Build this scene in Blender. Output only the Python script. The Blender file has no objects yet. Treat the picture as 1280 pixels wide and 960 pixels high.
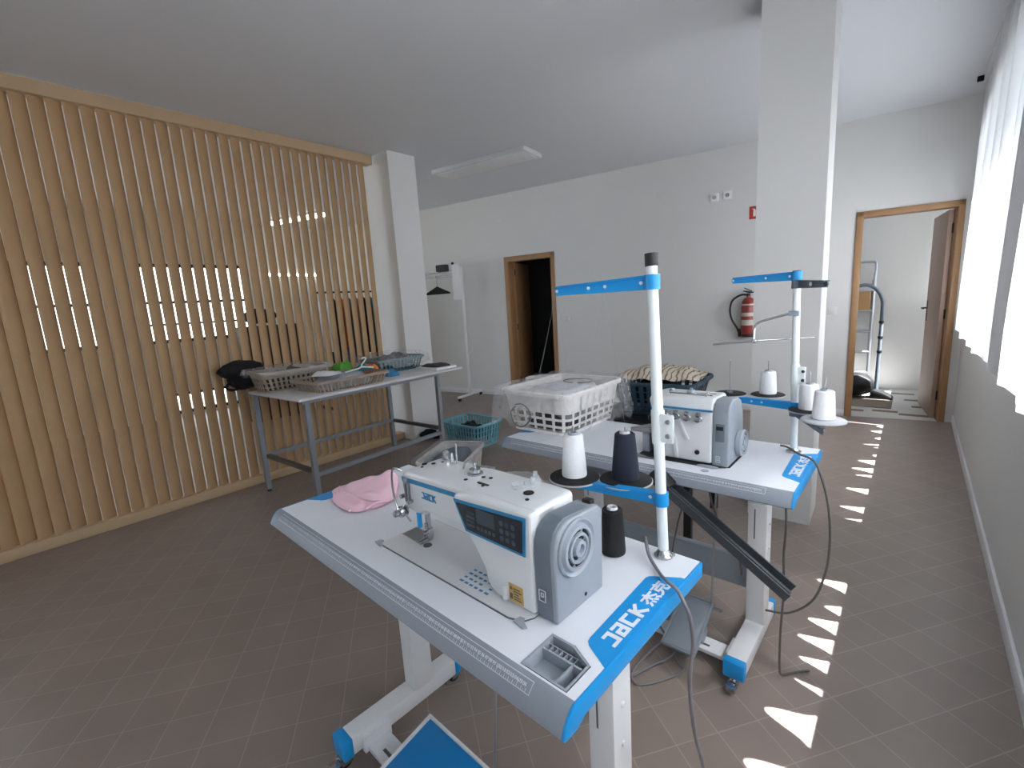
import bpy, bmesh, math, random
from mathutils import Vector, Matrix, noise
C = bpy.context.scene.collection
PI = math.pi
random.seed(7)

# ------------------------------------------------------------------ camera
cam_d = bpy.data.cameras.new('camera')
cam_d.sensor_width = 36.0
cam_d.lens = 580.3156 / 1280 * 36.0
cam_d.clip_start = 0.02
cam = bpy.data.objects.new('camera', cam_d)
C.objects.link(cam)
yaw, pit, rol = -0.716620793, -0.17198654, -0.0610442332
fwd = Vector((math.sin(yaw) * math.cos(pit), math.cos(yaw) * math.cos(pit), math.sin(pit)))
rt = Vector((math.cos(yaw), -math.sin(yaw), 0))
up = rt.cross(fwd)
r2 = rt * math.cos(rol) + up * math.sin(rol)
u2 = up * math.cos(rol) - rt * math.sin(rol)
cam.matrix_world = Matrix(((r2.x, u2.x, -fwd.x, 0), (r2.y, u2.y, -fwd.y, 0), (r2.z, u2.z, -fwd.z, 1.40), (0, 0, 0, 1)))
bpy.context.scene.camera = cam

# ------------------------------------------------------------------ materials
def srgb(h):
    c = [int(h[i:i + 2], 16) / 255 for i in (0, 2, 4)]
    return tuple((x / 12.92 if x <= .04045 else ((x + .055) / 1.055) ** 2.4) for x in c) + (1,)

def mat(name, col, rough=.5, metal=0., var=.06, scale=12., spec=.5, bump=0., coat=0., emit=0., trans=0., alpha=1.):
    m = bpy.data.materials.new(name); m.use_nodes = True
    nt = m.node_tree; b = nt.nodes['Principled BSDF']
    if isinstance(col, str): col = srgb(col)
    tc = nt.nodes.new('ShaderNodeTexCoord'); nz = nt.nodes.new('ShaderNodeTexNoise')
    nz.inputs['Scale'].default_value = scale; nz.inputs['Detail'].default_value = 4
    nt.links.new(tc.outputs['Object'], nz.inputs['Vector'])
    rp = nt.nodes.new('ShaderNodeMix'); rp.data_type = 'RGBA'
    rp.inputs[6].default_value = tuple(min(1, c * (1 - var)) for c in col[:3]) + (1,)
    rp.inputs[7].default_value = tuple(min(1, c * (1 + var)) for c in col[:3]) + (1,)
    nt.links.new(nz.outputs[0], rp.inputs[0]); nt.links.new(rp.outputs[2], b.inputs['Base Color'])
    b.inputs['Roughness'].default_value = rough; b.inputs['Metallic'].default_value = metal
    b.inputs['Specular IOR Level'].default_value = spec
    b.inputs['Coat Weight'].default_value = coat
    if trans: b.inputs['Transmission Weight'].default_value = trans
    if bump:
        bp = nt.nodes.new('ShaderNodeBump'); bp.inputs['Strength'].default_value = bump
        bp.inputs['Distance'].default_value = .002
        nt.links.new(nz.outputs[0], bp.inputs['Height']); nt.links.new(bp.outputs[0], b.inputs['Normal'])
    if emit:
        b.inputs['Emission Color'].default_value = col; b.inputs['Emission Strength'].default_value = emit
    return m

M = {}
def D(k, *a, **kw): M[k] = mat(k, *a, **kw)
D('wall', 'dadbda', rough=.9, var=.02, scale=3, bump=.05)
D('ceiling', 'd8dce1', rough=.95, var=.02, scale=2)
D('white_paint', 'e6e7ea', rough=.5, var=.02)
D('slat_wood', 'b4956f', rough=.75, var=.10, scale=5)
D('rail_wood', 'bda383', rough=.7, var=.06, scale=6)
D('door_wood', 'a07a55', rough=.45, var=.15, scale=6)
D('leaf_wood', 'a98f80', rough=.5, var=.10, scale=5)
D('table_white', 'dfe3ea', rough=.42, var=.015, scale=8)
D('edge_grey', '858d97', rough=.55, var=.03, scale=30)
D('ruler_white', 'c9ced6', rough=.6, var=.02)
D('blue', '0f8fd4', rough=.42, var=.03)
D('blue_dark', '0c77b8', rough=.4, var=.03)
D('tray_grey', '98a0aa', rough=.5, var=.03)
D('frame_white', 'd9dcdf', rough=.4, var=.03)
D('machine_white', 'd3d6d9', rough=.3, var=.015, coat=.2)
D('bed_white', 'd3d5d7', rough=.35, var=.02)
D('cover_grey', '8b949d', rough=.42, var=.02)
D('cover_grey_dark', '66717d', rough=.42, var=.03)
D('wheel_grey', '97a0aa', rough=.4, var=.03)
D('panel_dark', '232a33', rough=.2, var=.2, scale=40, coat=.5)
D('panel_mark', '3b444e', rough=.4, var=.1)
D('panel_blue', '2a7fae', rough=.35, var=.04)
D('seam', '55585c', rough=.6, var=.1)
D('chrome', 'b9bcc0', rough=.22, metal=.95, var=.03)
D('steel', '9a9da1', rough=.35, metal=.8, var=.05)
D('black_plastic', '15171a', rough=.5, var=.2)
D('rubber', '1b1c1e', rough=.7, var=.2)
D('disc_black', '17191c', rough=.8, var=.15, bump=.3, scale=200)
D('disc_grey', 'b5b8be', rough=.5, var=.05)
D('thread_white', 'e9ebee', rough=.85, var=.02, bump=.5, scale=150)
D('thread_navy', '1b2233', rough=.85, var=.15, bump=.5, scale=150)
D('thread_black', '121418', rough=.85, var=.2, bump=.5, scale=150)
D('pole_white', 'dfe7ea', rough=.3, var=.02)
D('label_yellow', 'bd9a55', rough=.5, var=.12, scale=120)
D('pink', 'eac3d0', rough=.9, var=.08, scale=20, bump=.2)
D('cable', '77767b', rough=.55, var=.06)
D('cable_dark', '5c5855', rough=.55, var=.06)
D('chute', '484e54', rough=.4, metal=.3, var=.08)
D('leg_steel', '8f979f', rough=.42, metal=.35, var=.06)
D('leg_dark', '5c5a58', rough=.5, metal=.2, var=.06)
D('laminate', 'cdced1', rough=.45, var=.02)
D('basket_beige', '988b7c', rough=.6, var=.05)
D('basket_white', 'e4e2de', rough=.5, var=.03)
D('basket_teal', '6fb0be', rough=.5, var=.05)
D('basket_tealdark', '42686d', rough=.5, var=.06)
D('basket_navy', '2a4353', rough=.5, var=.06)
D('cloth_grey', 'a9b0ba', rough=.95, var=.12, scale=15, bump=.3)
D('cloth_white', 'd8d9dc', rough=.95, var=.05, bump=.3)
D('cloth_cream', 'c9bfae', rough=.95, var=.08, bump=.3)
D('cloth_teal', '2f7f86', rough=.95, var=.12, bump=.3)
D('cloth_denim', '4a6078', rough=.95, var=.18, scale=18, bump=.3)
D('cloth_blue', '3c7fb6', rough=.95, var=.1, bump=.3)
D('cloth_orange', 'd97a35', rough=.95, var=.08, bump=.3)
D('cloth_green', '57a03b', rough=.95, var=.08, bump=.3)
D('cloth_dark', '26282c', rough=.95, var=.2, bump=.3)
D('cloth_black', '0e0e10', rough=.9, var=.3, bump=.3)
D('cloth_charcoal', '3d3f42', rough=.95, var=.15, bump=.3)
D('cloth_tan', '9b8a76', rough=.95, var=.12, bump=.3)
D('red', '8e2b27', rough=.35, var=.06, coat=.3)
D('sign_red', 'b5372e', rough=.5, var=.04)
D('label_pale', 'cfc8bd', rough=.6, var=.05)
D('socket_white', 'e8e9eb', rough=.4, var=.01)
D('dark_wood', '3a2c26', rough=.5, var=.2)
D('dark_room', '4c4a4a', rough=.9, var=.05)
D('aluminium', 'b4b8bd', rough=.35, metal=.8, var=.04)
D('cardboard', 'b08c60', rough=.85, var=.08)
D('mat_grey', '8a8074', rough=.95, var=.15, bump=.4)
D('pavement', 'b9b6b0', rough=.9, var=.1, scale=2)
D('asphalt', '6a6865', rough=.95, var=.1, scale=2)
D('sky_blocker', '7d7872', rough=.9, var=.1, scale=2)
D('lit_tube', 'fff6e6', emit=9.)
D('diffuser', 'd5d8da', rough=.6, var=.01)

def film_mat(name, tint, amt, rough=.12):
    m = bpy.data.materials.new(name); m.use_nodes = True
    nt = m.node_tree; nt.nodes.clear()
    out = nt.nodes.new('ShaderNodeOutputMaterial')
    tr = nt.nodes.new('ShaderNodeBsdfTransparent'); tr.inputs[0].default_value = (.97, .97, .98, 1)
    df = nt.nodes.new('ShaderNodeBsdfPrincipled'); df.inputs['Base Color'].default_value = tint
    df.inputs['Roughness'].default_value = rough
    tc = nt.nodes.new('ShaderNodeTexCoord'); nz = nt.nodes.new('ShaderNodeTexNoise')
    nz.inputs['Scale'].default_value = 9; nz.inputs['Detail'].default_value = 2; nz.inputs['Distortion'].default_value = 2.5
    nt.links.new(tc.outputs['Object'], nz.inputs['Vector'])
    mp = nt.nodes.new('ShaderNodeMapRange'); mp.inputs['From Min'].default_value = .3; mp.inputs['From Max'].default_value = .75
    mp.inputs['To Min'].default_value = amt * .35; mp.inputs['To Max'].default_value = min(.95, amt * 1.9)
    nt.links.new(nz.outputs[0], mp.inputs[0])
    bp = nt.nodes.new('ShaderNodeBump'); bp.inputs['Strength'].default_value = .5; bp.inputs['Distance'].default_value = .008
    nt.links.new(nz.outputs[0], bp.inputs['Height']); nt.links.new(bp.outputs[0], df.inputs['Normal'])
    mx = nt.nodes.new('ShaderNodeMixShader')
    nt.links.new(mp.outputs[0], mx.inputs[0]); nt.links.new(tr.outputs[0], mx.inputs[1]); nt.links.new(df.outputs[0], mx.inputs[2])
    nt.links.new(mx.outputs[0], out.inputs[0])
    return m
M['film'] = film_mat('clear_film', (.82, .84, .87, 1), .17, .08)
M['glass_pane'] = film_mat('window_glass', (.8, .85, .88, 1), .05, .03)
M['gauge'] = film_mat('clear_gauge_plastic', (.7, .75, .78, 1), .25)

def striped(name, c0, c1, scale):
    m = mat(name, c0, rough=.95, bump=.3); nt = m.node_tree
    wv = nt.nodes.new('ShaderNodeTexWave'); wv.inputs['Scale'].default_value = scale; wv.inputs['Distortion'].default_value = 6; wv.inputs['Detail'].default_value = 2
    tc = nt.nodes.new('ShaderNodeTexCoord'); nt.links.new(tc.outputs['Object'], wv.inputs['Vector'])
    cr = nt.nodes.new('ShaderNodeValToRGB'); cr.color_ramp.elements[0].position = .12; cr.color_ramp.elements[0].color = srgb(c1); cr.color_ramp.elements[1].position = .25; cr.color_ramp.elements[1].color = srgb(c0)
    nt.links.new(wv.outputs['Color'], cr.inputs[0]); nt.links.new(cr.outputs[0], nt.nodes['Principled BSDF'].inputs['Base Color'])
    return m
M['cloth_striped'] = striped('striped_cloth', 'c9bfae', '75695c', 11)
def curtain_mat():
    m = bpy.data.materials.new('sheer_curtain'); m.use_nodes = True
    nt = m.node_tree; nt.nodes.clear()
    out = nt.nodes.new('ShaderNodeOutputMaterial')
    df = nt.nodes.new('ShaderNodeBsdfDiffuse'); df.inputs[0].default_value = (.86, .87, .89, 1)
    tl = nt.nodes.new('ShaderNodeBsdfTranslucent'); tl.inputs[0].default_value = (.86, .87, .89, 1)
    tr = nt.nodes.new('ShaderNodeBsdfTransparent'); tr.inputs[0].default_value = (1, 1, 1, 1)
    tc = nt.nodes.new('ShaderNodeTexCoord'); wv = nt.nodes.new('ShaderNodeTexNoise'); wv.inputs['Scale'].default_value = 300
    nt.links.new(tc.outputs['Object'], wv.inputs['Vector'])
    mp = nt.nodes.new('ShaderNodeMapRange'); mp.inputs['To Min'].default_value = .008; mp.inputs['To Max'].default_value = .022
    nt.links.new(wv.outputs[0], mp.inputs[0])
    a = nt.nodes.new('ShaderNodeMixShader'); a.inputs[0].default_value = .5
    nt.links.new(df.outputs[0], a.inputs[1]); nt.links.new(tl.outputs[0], a.inputs[2])
    b = nt.nodes.new('ShaderNodeMixShader')
    nt.links.new(mp.outputs[0], b.inputs[0]); nt.links.new(a.outputs[0], b.inputs[1]); nt.links.new(tr.outputs[0], b.inputs[2])
    nt.links.new(b.outputs[0], out.inputs[0])
    return m
M['curtain'] = curtain_mat()

def floor_mat(name, ang, size, offu, offv, tile_a, tile_b, grout, rough, mortar=.003, w=None, off=0.):
    m = bpy.data.materials.new(name); m.use_nodes = True
    nt = m.node_tree; b = nt.nodes['Principled BSDF']
    g = nt.nodes.new('ShaderNodeNewGeometry')
    mp = nt.nodes.new('ShaderNodeMapping'); mp.vector_type = 'POINT'
    mp.inputs['Rotation'].default_value = (0, 0, -ang); mp.inputs['Location'].default_value = (offu, offv, 0)
    nt.links.new(g.outputs['Position'], mp.inputs['Vector'])
    br = nt.nodes.new('ShaderNodeTexBrick'); br.offset = off; br.squash = 1
    br.inputs['Scale'].default_value = 1; br.inputs['Mortar Size'].default_value = mortar
    br.inputs['Mortar Smooth'].default_value = .3
    br.inputs['Brick Width'].default_value = w or size; br.inputs['Row Height'].default_value = size
    br.inputs['Color1'].default_value = tile_a; br.inputs['Color2'].default_value = tile_b; br.inputs['Mortar'].default_value = grout
    nt.links.new(mp.outputs[0], br.inputs['Vector'])
    nz = nt.nodes.new('ShaderNodeTexNoise'); nz.inputs['Scale'].default_value = 5; nz.inputs['Detail'].default_value = 6
    nt.links.new(g.outputs['Position'], nz.inputs['Vector'])
    mr = nt.nodes.new('ShaderNodeMapRange'); mr.inputs['To Min'].default_value = .88; mr.inputs['To Max'].default_value = 1.12
    nt.links.new(nz.outputs[0], mr.inputs[0])
    mx = nt.nodes.new('ShaderNodeMix'); mx.data_type = 'RGBA'; mx.blend_type = 'MULTIPLY'; mx.inputs[0].default_value = 1
    nt.links.new(br.outputs['Color'], mx.inputs[6]); nt.links.new(mr.outputs[0], mx.inputs[7])
    nt.links.new(mx.outputs[2], b.inputs['Base Color'])
    b.inputs['Roughness'].default_value = rough
    bp = nt.nodes.new('ShaderNodeBump'); bp.inputs['Strength'].default_value = .25; bp.inputs['Distance'].default_value = .002; bp.invert = True
    nt.links.new(br.outputs['Fac'], bp.inputs['Height']); nt.links.new(bp.outputs[0], b.inputs['Normal'])
    return m
A54 = math.radians(54.3)
M['floor'] = floor_mat('floor_tiles', A54, .15, .03, -.055, srgb('8c8079'), srgb('877b75'), srgb('9c918a'), .40, .0022)
M['floor2'] = floor_mat('corridor_tiles', math.radians(9), .10, 0, 0, srgb('d5d5d2'), srgb('cfcfcc'), srgb('b5b5b2'), .4, .002, .4, .35)

# ------------------------------------------------------------------ mesh builder
class MB:
    def __init__(self): self.bm = bmesh.new()
    def _add(self, t, Mx=None):
        if Mx is not None: t.transform(Mx)
        me = bpy.data.meshes.new('tmp'); t.to_mesh(me); t.free()
        self.bm.from_mesh(me); bpy.data.meshes.remove(me)
        return self
    def box(self, lo, hi, Mx=None, bev=0., seg=2):
        t = bmesh.new(); bmesh.ops.create_cube(t, size=1)
        for v in t.verts:
            v.co = Vector([lo[i] + (v.co[i] + .5) * (hi[i] - lo[i]) for i in range(3)])
        if bev: bmesh.ops.bevel(t, geom=t.edges[:], offset=bev, segments=seg, affect='EDGES', profile=.5)
        return self._add(t, Mx)
    def prism(self, pts, a0, a1, axis='z', Mx=None, bev=0., seg=2):
        t = bmesh.new()
        def P(p, a):
            return {'x': (a, p[0], p[1]), 'y': (p[0], a, p[1]), 'z': (p[0], p[1], a)}[axis]
        lo = [t.verts.new(P(p, a0)) for p in pts]; hi = [t.verts.new(P(p, a1)) for p in pts]
        t.faces.new(lo); t.faces.new(hi[::-1]); n = len(pts)
        for i in range(n): t.faces.new((lo[i], lo[(i + 1) % n], hi[(i + 1) % n], hi[i]))
        bmesh.ops.recalc_face_normals(t, faces=t.faces[:])
        if bev: bmesh.ops.bevel(t, geom=t.edges[:], offset=bev, segments=seg, affect='EDGES', profile=.5)
        return self._add(t, Mx)
    def tube(self, pts, r, seg=10, closed=False, smooth=0):
        P = [Vector(p) for p in pts]
        if smooth: P = catmull(P, smooth, closed)
        t = bmesh.new(); n = len(P); rings = []
        nrm = None
        for i, p in enumerate(P):
            a = P[(i - 1) % n] if (closed or i > 0) else p
            b = P[(i + 1) % n] if (closed or i < n - 1) else p
            d = (b - a).normalized()
            if nrm is None:
                nrm = d.orthogonal().normalized()
            nrm = (nrm - d * nrm.dot(d)).normalized()
            bi = d.cross(nrm)
            rr = r[i] if isinstance(r, (list, tuple)) else r
            rings.append([t.verts.new(p + (nrm * math.cos(2 * PI * k / seg) + bi * math.sin(2 * PI * k / seg)) * rr) for k in range(seg)])
        m = n if closed else n - 1
        for i in range(m):
            A, B = rings[i], rings[(i + 1) % n]
            for k in range(seg): t.faces.new((A[k], A[(k + 1) % seg], B[(k + 1) % seg], B[k]))
        if not closed:
            t.faces.new(rings[0][::-1]); t.faces.new(rings[-1])
        return self._add(t)
    def cyl(self, p0, p1, r0, r1=None, seg=24):
        p0, p1 = Vector(p0), Vector(p1); r1 = r0 if r1 is None else r1
        d = (p1 - p0).normalized(); a = d.orthogonal().normalized(); b = d.cross(a)
        t = bmesh.new()
        A = [t.verts.new(p0 + (a * math.cos(2 * PI * k / seg) + b * math.sin(2 * PI * k / seg)) * r0) for k in range(seg)]
        B = [t.verts.new(p1 + (a * math.cos(2 * PI * k / seg) + b * math.sin(2 * PI * k / seg)) * r1) for k in range(seg)]
        t.faces.new(A[::-1]); t.faces.new(B)
        for k in range(seg): t.faces.new((A[k], A[(k + 1) % seg], B[(k + 1) % seg], B[k]))
        return self._add(t)
    def lathe(self, prof, c=(0, 0, 0), ax='z', seg=32, cap=True):
        t = bmesh.new(); rings = []
        for r, h in prof:
            ring = []
            for k in range(seg):
                x, y = r * math.cos(2 * PI * k / seg), r * math.sin(2 * PI * k / seg)
                q = {'z': (x, y, h), 'x': (h, x, y), 'y': (x, h, y)}[ax]
                ring.append(t.verts.new(Vector(c) + Vector(q)))
            rings.append(ring)
        for A, B in zip(rings, rings[1:]):
            for k in range(seg): t.faces.new((A[k], A[(k + 1) % seg], B[(k + 1) % seg], B[k]))
        if cap and prof[0][0] > 1e-6: t.faces.new(rings[0][::-1])
        if cap and prof[-1][0] > 1e-6: t.faces.new(rings[-1])
        bmesh.ops.remove_doubles(t, verts=t.verts[:], dist=1e-6)
        return self._add(t)
    def grid(self, fn, nu, nv, closed_u=False):
        t = bmesh.new()
        V = [[t.verts.new(fn(i / nu, j / nv)) for j in range(nv + 1)] for i in range(nu if closed_u else nu + 1)]
        for i in range(nu):
            for j in range(nv):
                a, b = V[i], V[(i + 1) % len(V)]
                t.faces.new((a[j], b[j], b[j + 1], a[j + 1]))
        return self._add(t)
    def ball(self, c, r, sub=3, fn=None):
        t = bmesh.new(); bmesh.ops.create_icosphere(t, subdivisions=sub, radius=1)
        for v in t.verts:
            n = v.co.copy(); k = fn(n) if fn else 1
            v.co = Vector((c[0] + n.x * r[0] * k, c[1] + n.y * r[1] * k, c[2] + n.z * r[2] * k))
        return self._add(t)
    def quadloop(self, pts):
        t = bmesh.new(); t.faces.new([t.verts.new(p) for p in pts]); return self._add(t)
    def strokes(self, lines, w, o, ux, uy, un, th):
        o, ux, uy, un = Vector(o), Vector(ux), Vector(uy), Vector(un); k_ = 0
        for L in lines:
            for (x0, y0), (x1, y1) in zip(L, L[1:]):
                d = Vector((x1 - x0, y1 - y0)); l = d.length
                if l < 1e-9: continue
                d /= l; nn = Vector((-d.y, d.x)) * w / 2; e = d * (w * .49)
                q = [(x0 - nn.x - e.x * 0, y0 - nn.y), (x1 - nn.x, y1 - nn.y), (x1 + nn.x, y1 + nn.y), (x0 + nn.x, y0 + nn.y)]
                k_ += 1; th_ = th + .00004 * k_
                t = bmesh.new()
                a = [t.verts.new(o + ux * p[0] + uy * p[1]) for p in q]
                b = [t.verts.new(o + ux * p[0] + uy * p[1] + un * th_) for p in q]
                t.faces.new(a[::-1]); t.faces.new(b)
                for k in range(4): t.faces.new((a[k], a[(k + 1) % 4], b[(k + 1) % 4], b[k]))
                self._add(t)
        return self
    def build(self, name, m, parent=None, loc=None, rotz=0., ang=.6, kind=None, recalc=True):
        if recalc: bmesh.ops.recalc_face_normals(self.bm, faces=self.bm.faces[:])
        me = bpy.data.meshes.new(name)
        if parent is not None and parent.name in BASE:
            bmesh.ops.translate(self.bm, verts=self.bm.verts[:], vec=-BASE[parent.name])
        self.bm.to_mesh(me); self.bm.free()
        me.shade_smooth()
        if ang < 3: me.set_sharp_from_angle(angle=ang)
        for mm in (m if isinstance(m, (list, tuple)) else [m]): me.materials.append(M[mm] if isinstance(mm, str) else mm)
        o = bpy.data.objects.new(name, me); C.objects.link(o)
        if parent is not None:
            o.parent = parent
            root = parent
            if parent.name in BASE: BASE[o.name] = BASE[parent.name]
        if loc: o.location = loc
        if rotz: o.rotation_euler.z = rotz
        if kind: o['kind'] = kind
        return o
BASE = {}

def catmull(P, n, closed=False):
    out = []; L = len(P); rng = range(L if closed else L - 1)
    for i in rng:
        g = lambda k: P[k % L] if closed else P[max(0, min(L - 1, k))]
        p0, p1, p2, p3 = g(i - 1), g(i), g(i + 1), g(i + 2)
        for k in range(n):
            t = k / n
            out.append(.5 * ((2 * p1) + (p2 - p0) * t + (2 * p0 - 5 * p1 + 4 * p2 - p3) * t * t + (3 * p1 - p0 - 3 * p2 + p3) * t ** 3))
    if not closed: out.append(P[-1])
    return out

def frame(loc, deg): return Matrix.Translation(loc) @ Matrix.Rotation(math.radians(deg), 4, 'Z')
WORLD = Matrix.Identity(4)

def thing(name, label, cat, base=(0, 0, 0), F=WORLD, group=None, kind=None):
    """Empty at the thing's base; children are modelled in frame F's coordinates"""
    o = bpy.data.objects.new(name, None); C.objects.link(o); o.empty_display_size = .05
    o.matrix_world = F @ Matrix.Translation(base); BASE[o.name] = Vector(base)
    if label: o['label'] = label; o['category'] = cat
    if group: o['group'] = group
    if kind: o['kind'] = kind
    return o
def tag(o, label, cat, group=None):
    o['label'] = label; o['category'] = cat
    if group: o['group'] = group
    return o
def single(mb, name, m, label, cat, base=(0, 0, 0), F=WORLD, group=None, ang=.6):
    bmesh.ops.translate(mb.bm, verts=mb.bm.verts[:], vec=-Vector(base))
    o = mb.build(name, m, ang=ang); o.matrix_world = F @ Matrix.Translation(base)
    return tag(o, label, cat, group)

def text_mesh(s, size, bold=0.):
    cu = bpy.data.curves.new('t', 'FONT'); cu.body = s; cu.size = size; cu.offset = bold; cu.extrude = .0003
    cu.resolution_u = 3
    ob = bpy.data.objects.new('t', cu); C.objects.link(ob)
    dg = bpy.context.evaluated_depsgraph_get(); me = bpy.data.meshes.new_from_object(ob.evaluated_get(dg))
    bpy.data.objects.remove(ob); bpy.data.curves.remove(cu)
    bm = bmesh.new(); bm.from_mesh(me); bpy.data.meshes.remove(me)
    return bm
def add_text(mb, s, size, o, ux, uy, bold=0., sx=1.):
    t = text_mesh(s, size, bold)
    ux, uy = Vector(ux).normalized(), Vector(uy).normalized(); n = ux.cross(uy)
    Mx = Matrix((ux * sx, uy, n)).transposed().to_4x4(); Mx.translation = Vector(o)
    mb._add(t, Mx)

JACK = [[[(.12, .9), (.56, .9)], [(.5, 1.), (.5, .0)], [(.6, .1), (0, .1)]],
        [[(.72, .9), (1.3, .9)], [(1.2, .9), (1.2, .0)], [(.7, .1), (1.3, .1)], [(.8, .1), (.8, .55)], [(.72, .5), (1.2, .5)]],
        [[(2., .9), (1.42, .9)], [(1.5, 1.), (1.5, 0)], [(1.42, .1), (2., .1)]],
        [[(2.22, 0), (2.22, 1)], [(2.22, .5), (2.72, .97)], [(2.3, .55), (2.76, .02)]]]
def add_jack(mb, h, o, ux, uy, th=.0006, w=.2, sx=1.):
    ux, uy = Vector(ux).normalized(), Vector(uy).normalized()
    mb.strokes([[(x * h, y * h) for x, y in L] for ltr in JACK for L in ltr], w * h, o, ux * sx, uy, ux.cross(uy), th)

# ------------------------------------------------------------------ room shell
CEIL = 2.945; XR = .358; XL = -8.4; YF = -5.0
P0 = Vector((-.49901, 5.94113)); DW = Vector((.98751, .15754)); NW = Vector((-.15754, .98751))
FW = Matrix.Translation((P0.x, P0.y, 0)) @ Matrix.Rotation(math.atan2(DW.y, DW.x), 4, 'Z')   # back-wall frame: u along, v outwards
MB().quadloop([(XL - .2, YF - .2, 0), (XR + .3, YF - .2, 0), (XR + .3, 6.2, 0), (XL - .2, 4.8, 0)]).box((XL - .2, YF - .2, -.1), (XR + .3, 9.0, -.004)).build('floor', 'floor', kind='structure')
MB().box((XL - .2, YF - .2, CEIL), (XR + .3, 9.0, CEIL + .15)).build('ceiling', 'ceiling', kind='structure')
# right wall with window openings (y0,y1,z0,z1)
ZS, ZT = .987, 2.60
WINR = [(-2.3, -.9), (.15, 2.52), (3.17, 5.72), (6.55, 7.55)]  # first opening is out of view, added to let in more daylight
w = MB(); ys = [YF - .2] + [v for a in WINR for v in a] + [8.2]
for i in range(0, len(ys), 2): w.box((XR, ys[i], 0), (XR + .24, ys[i + 1], CEIL))
for a, b in WINR: w.box((XR, a, 0), (XR + .24, b, ZS)); w.box((XR, a, ZT), (XR + .24, b, CEIL))
w.build('wall_right', 'wall', kind='structure', ang=.3)
for k, (a, b) in enumerate(WINR):
    t = thing('window_%d' % (k + 1), None, None, (XR + .18, a, ZS), kind='structure')
    f = MB(); x0, x1 = XR + .17, XR + .225
    f.box((x0, a, ZS), (x1, b, ZS + .05)); f.box((x0, a, ZT - .05), (x1, b, ZT))
    n = 3 if b - a > 1.5 else 1
    for j in range(n + 1):
        yy = a + (b - a) * j / n; yy = min(max(yy, a + .025), b - .025)
        f.box((x0, yy - .025, ZS), (x1, yy + .025, ZT))
    f.build('frame', 'white_paint', t)
    MB().box((XR + .195, a + .03, ZS + .04), (XR + .2, b - .03, ZT - .04)).build('pane', 'glass_pane', t)
# back wall (skewed) with two door openings
w = MB(); D1 = (-4.10, -3.395, 2.005); D2 = (.05, .765, 2.035)
for u0, u1 in ((-8.3, D1[0]), (D1[1], D2[0]), (D2[1], .95)): w.box((u0, 0, 0), (u1, .12, CEIL))
for d in (D1, D2): w.box((d[0], 0, d[2]), (d[1], .12, CEIL))
o = w.build('wall_back', 'wall', kind='structure', ang=.3); o.matrix_world = FW
# left (street) wall with shop windows; the last, unseen one is added for daylight
GL = [(.45, 1.20, 1.12, 2.28), (1.70, 3.18, 1.12, 2.28), (1.85, 2.80, .03, .36), (-4.8, -.4, .2, 2.75)]
w = MB()
w.box((XL - .2, YF - .2, 0), (XL, -4.8, CEIL)); w.box((XL - .2, -4.8, 0), (XL, -.4, .2)); w.box((XL - .2, -4.8, 2.75), (XL, -.4, CEIL)); w.box((XL - .2, -.4, 0), (XL, .45, CEIL))
w.box((XL - .2, .45, 0), (XL, 1.20, 1.12)); w.box((XL - .2, .45, 2.28), (XL, 1.20, CEIL)); w.box((XL - .2, 1.20, 0), (XL, 1.70, CEIL))
w.box((XL - .2, 1.70, 2.28), (XL, 3.18, CEIL)); w.box((XL - .2, 1.70, .36), (XL, 3.18, 1.12)); w.box((XL - .2, 1.70, 0), (XL, 1.85, .36)); w.box((XL - .2, 2.80, 0), (XL, 3.18, .36)); w.box((XL - .2, 1.85, 0), (XL, 2.80, .03)); w.box((XL - .2, 3.18, 0), (XL, 4.95, CEIL))
w.build('wall_left', 'wall', kind='structure', ang=.3)
t = thing('window_5', None, None, (XL - .1, .2, 1.12), kind='structure')
f = MB()
for (a, b, z0, z1), n in zip(GL, (1, 3, 1, 3)):
    f.box((XL - .12, a, z0), (XL - .06, b, z0 + .05)); f.box((XL - .12, a, z1 - .05), (XL - .06, b, z1))
    for j in range(n + 1):
        yy = min(max(a + (b - a) * j / n, a + .025), b - .025)
        f.box((XL - .12, yy - .025, z0), (XL - .06, yy + .025, z1))
f.box((XL - .12, .45, 1.70), (XL - .06, 1.2, 1.74)); f.box((XL - .12, 1.7, 1.70), (XL - .06, 3.18, 1.74)); f.box((XL - .12, 1.7, 1.38), (XL - .06, 3.18, 1.41))
f.build('frame', 'black_plastic', t)
g = MB()
for a, b, z0, z1 in GL: g.box((XL - .095, a + .02, z0 + .02), (XL - .09, b - .02, z1 - .02))
g.build('pane', 'glass_pane', t)
MB().box((XL - .2, YF - .2, 0), (XR + .24, YF, CEIL)).build('wall_front', 'wall', kind='structure', ang=.3)
MB().box((XL - 14, -12, -.12), (XL - .25, 14, -.02)).build('pavement', 'pavement', kind='structure')
MB().box((4.2, -.2, 0), (4.7, 5.6, 7.5)).build('sky_blocker_wall', 'sky_blocker', kind='structure')  # unseen block, added to cut the sky light reaching the curtains
MB().box((XR + .25, -12, -.12), (16, 14, -.02)).build('sky_blocker_ground', 'asphalt', kind='structure')  # unseen dark ground, added to stop sky light coming up from below
# pillars
MB().box((-4.46, 2.956, 0), (-4.012, 3.294, CEIL)).build('pillar', 'wall', kind='structure', ang=.3)
o = MB().box((-.332, 0, 0), (0, .30, CEIL)).build('pillar', 'wall', kind='structure', ang=.3); o.location = (-.388, 3.040, 0); o.rotation_euler.z = math.radians(2.0)
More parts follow.
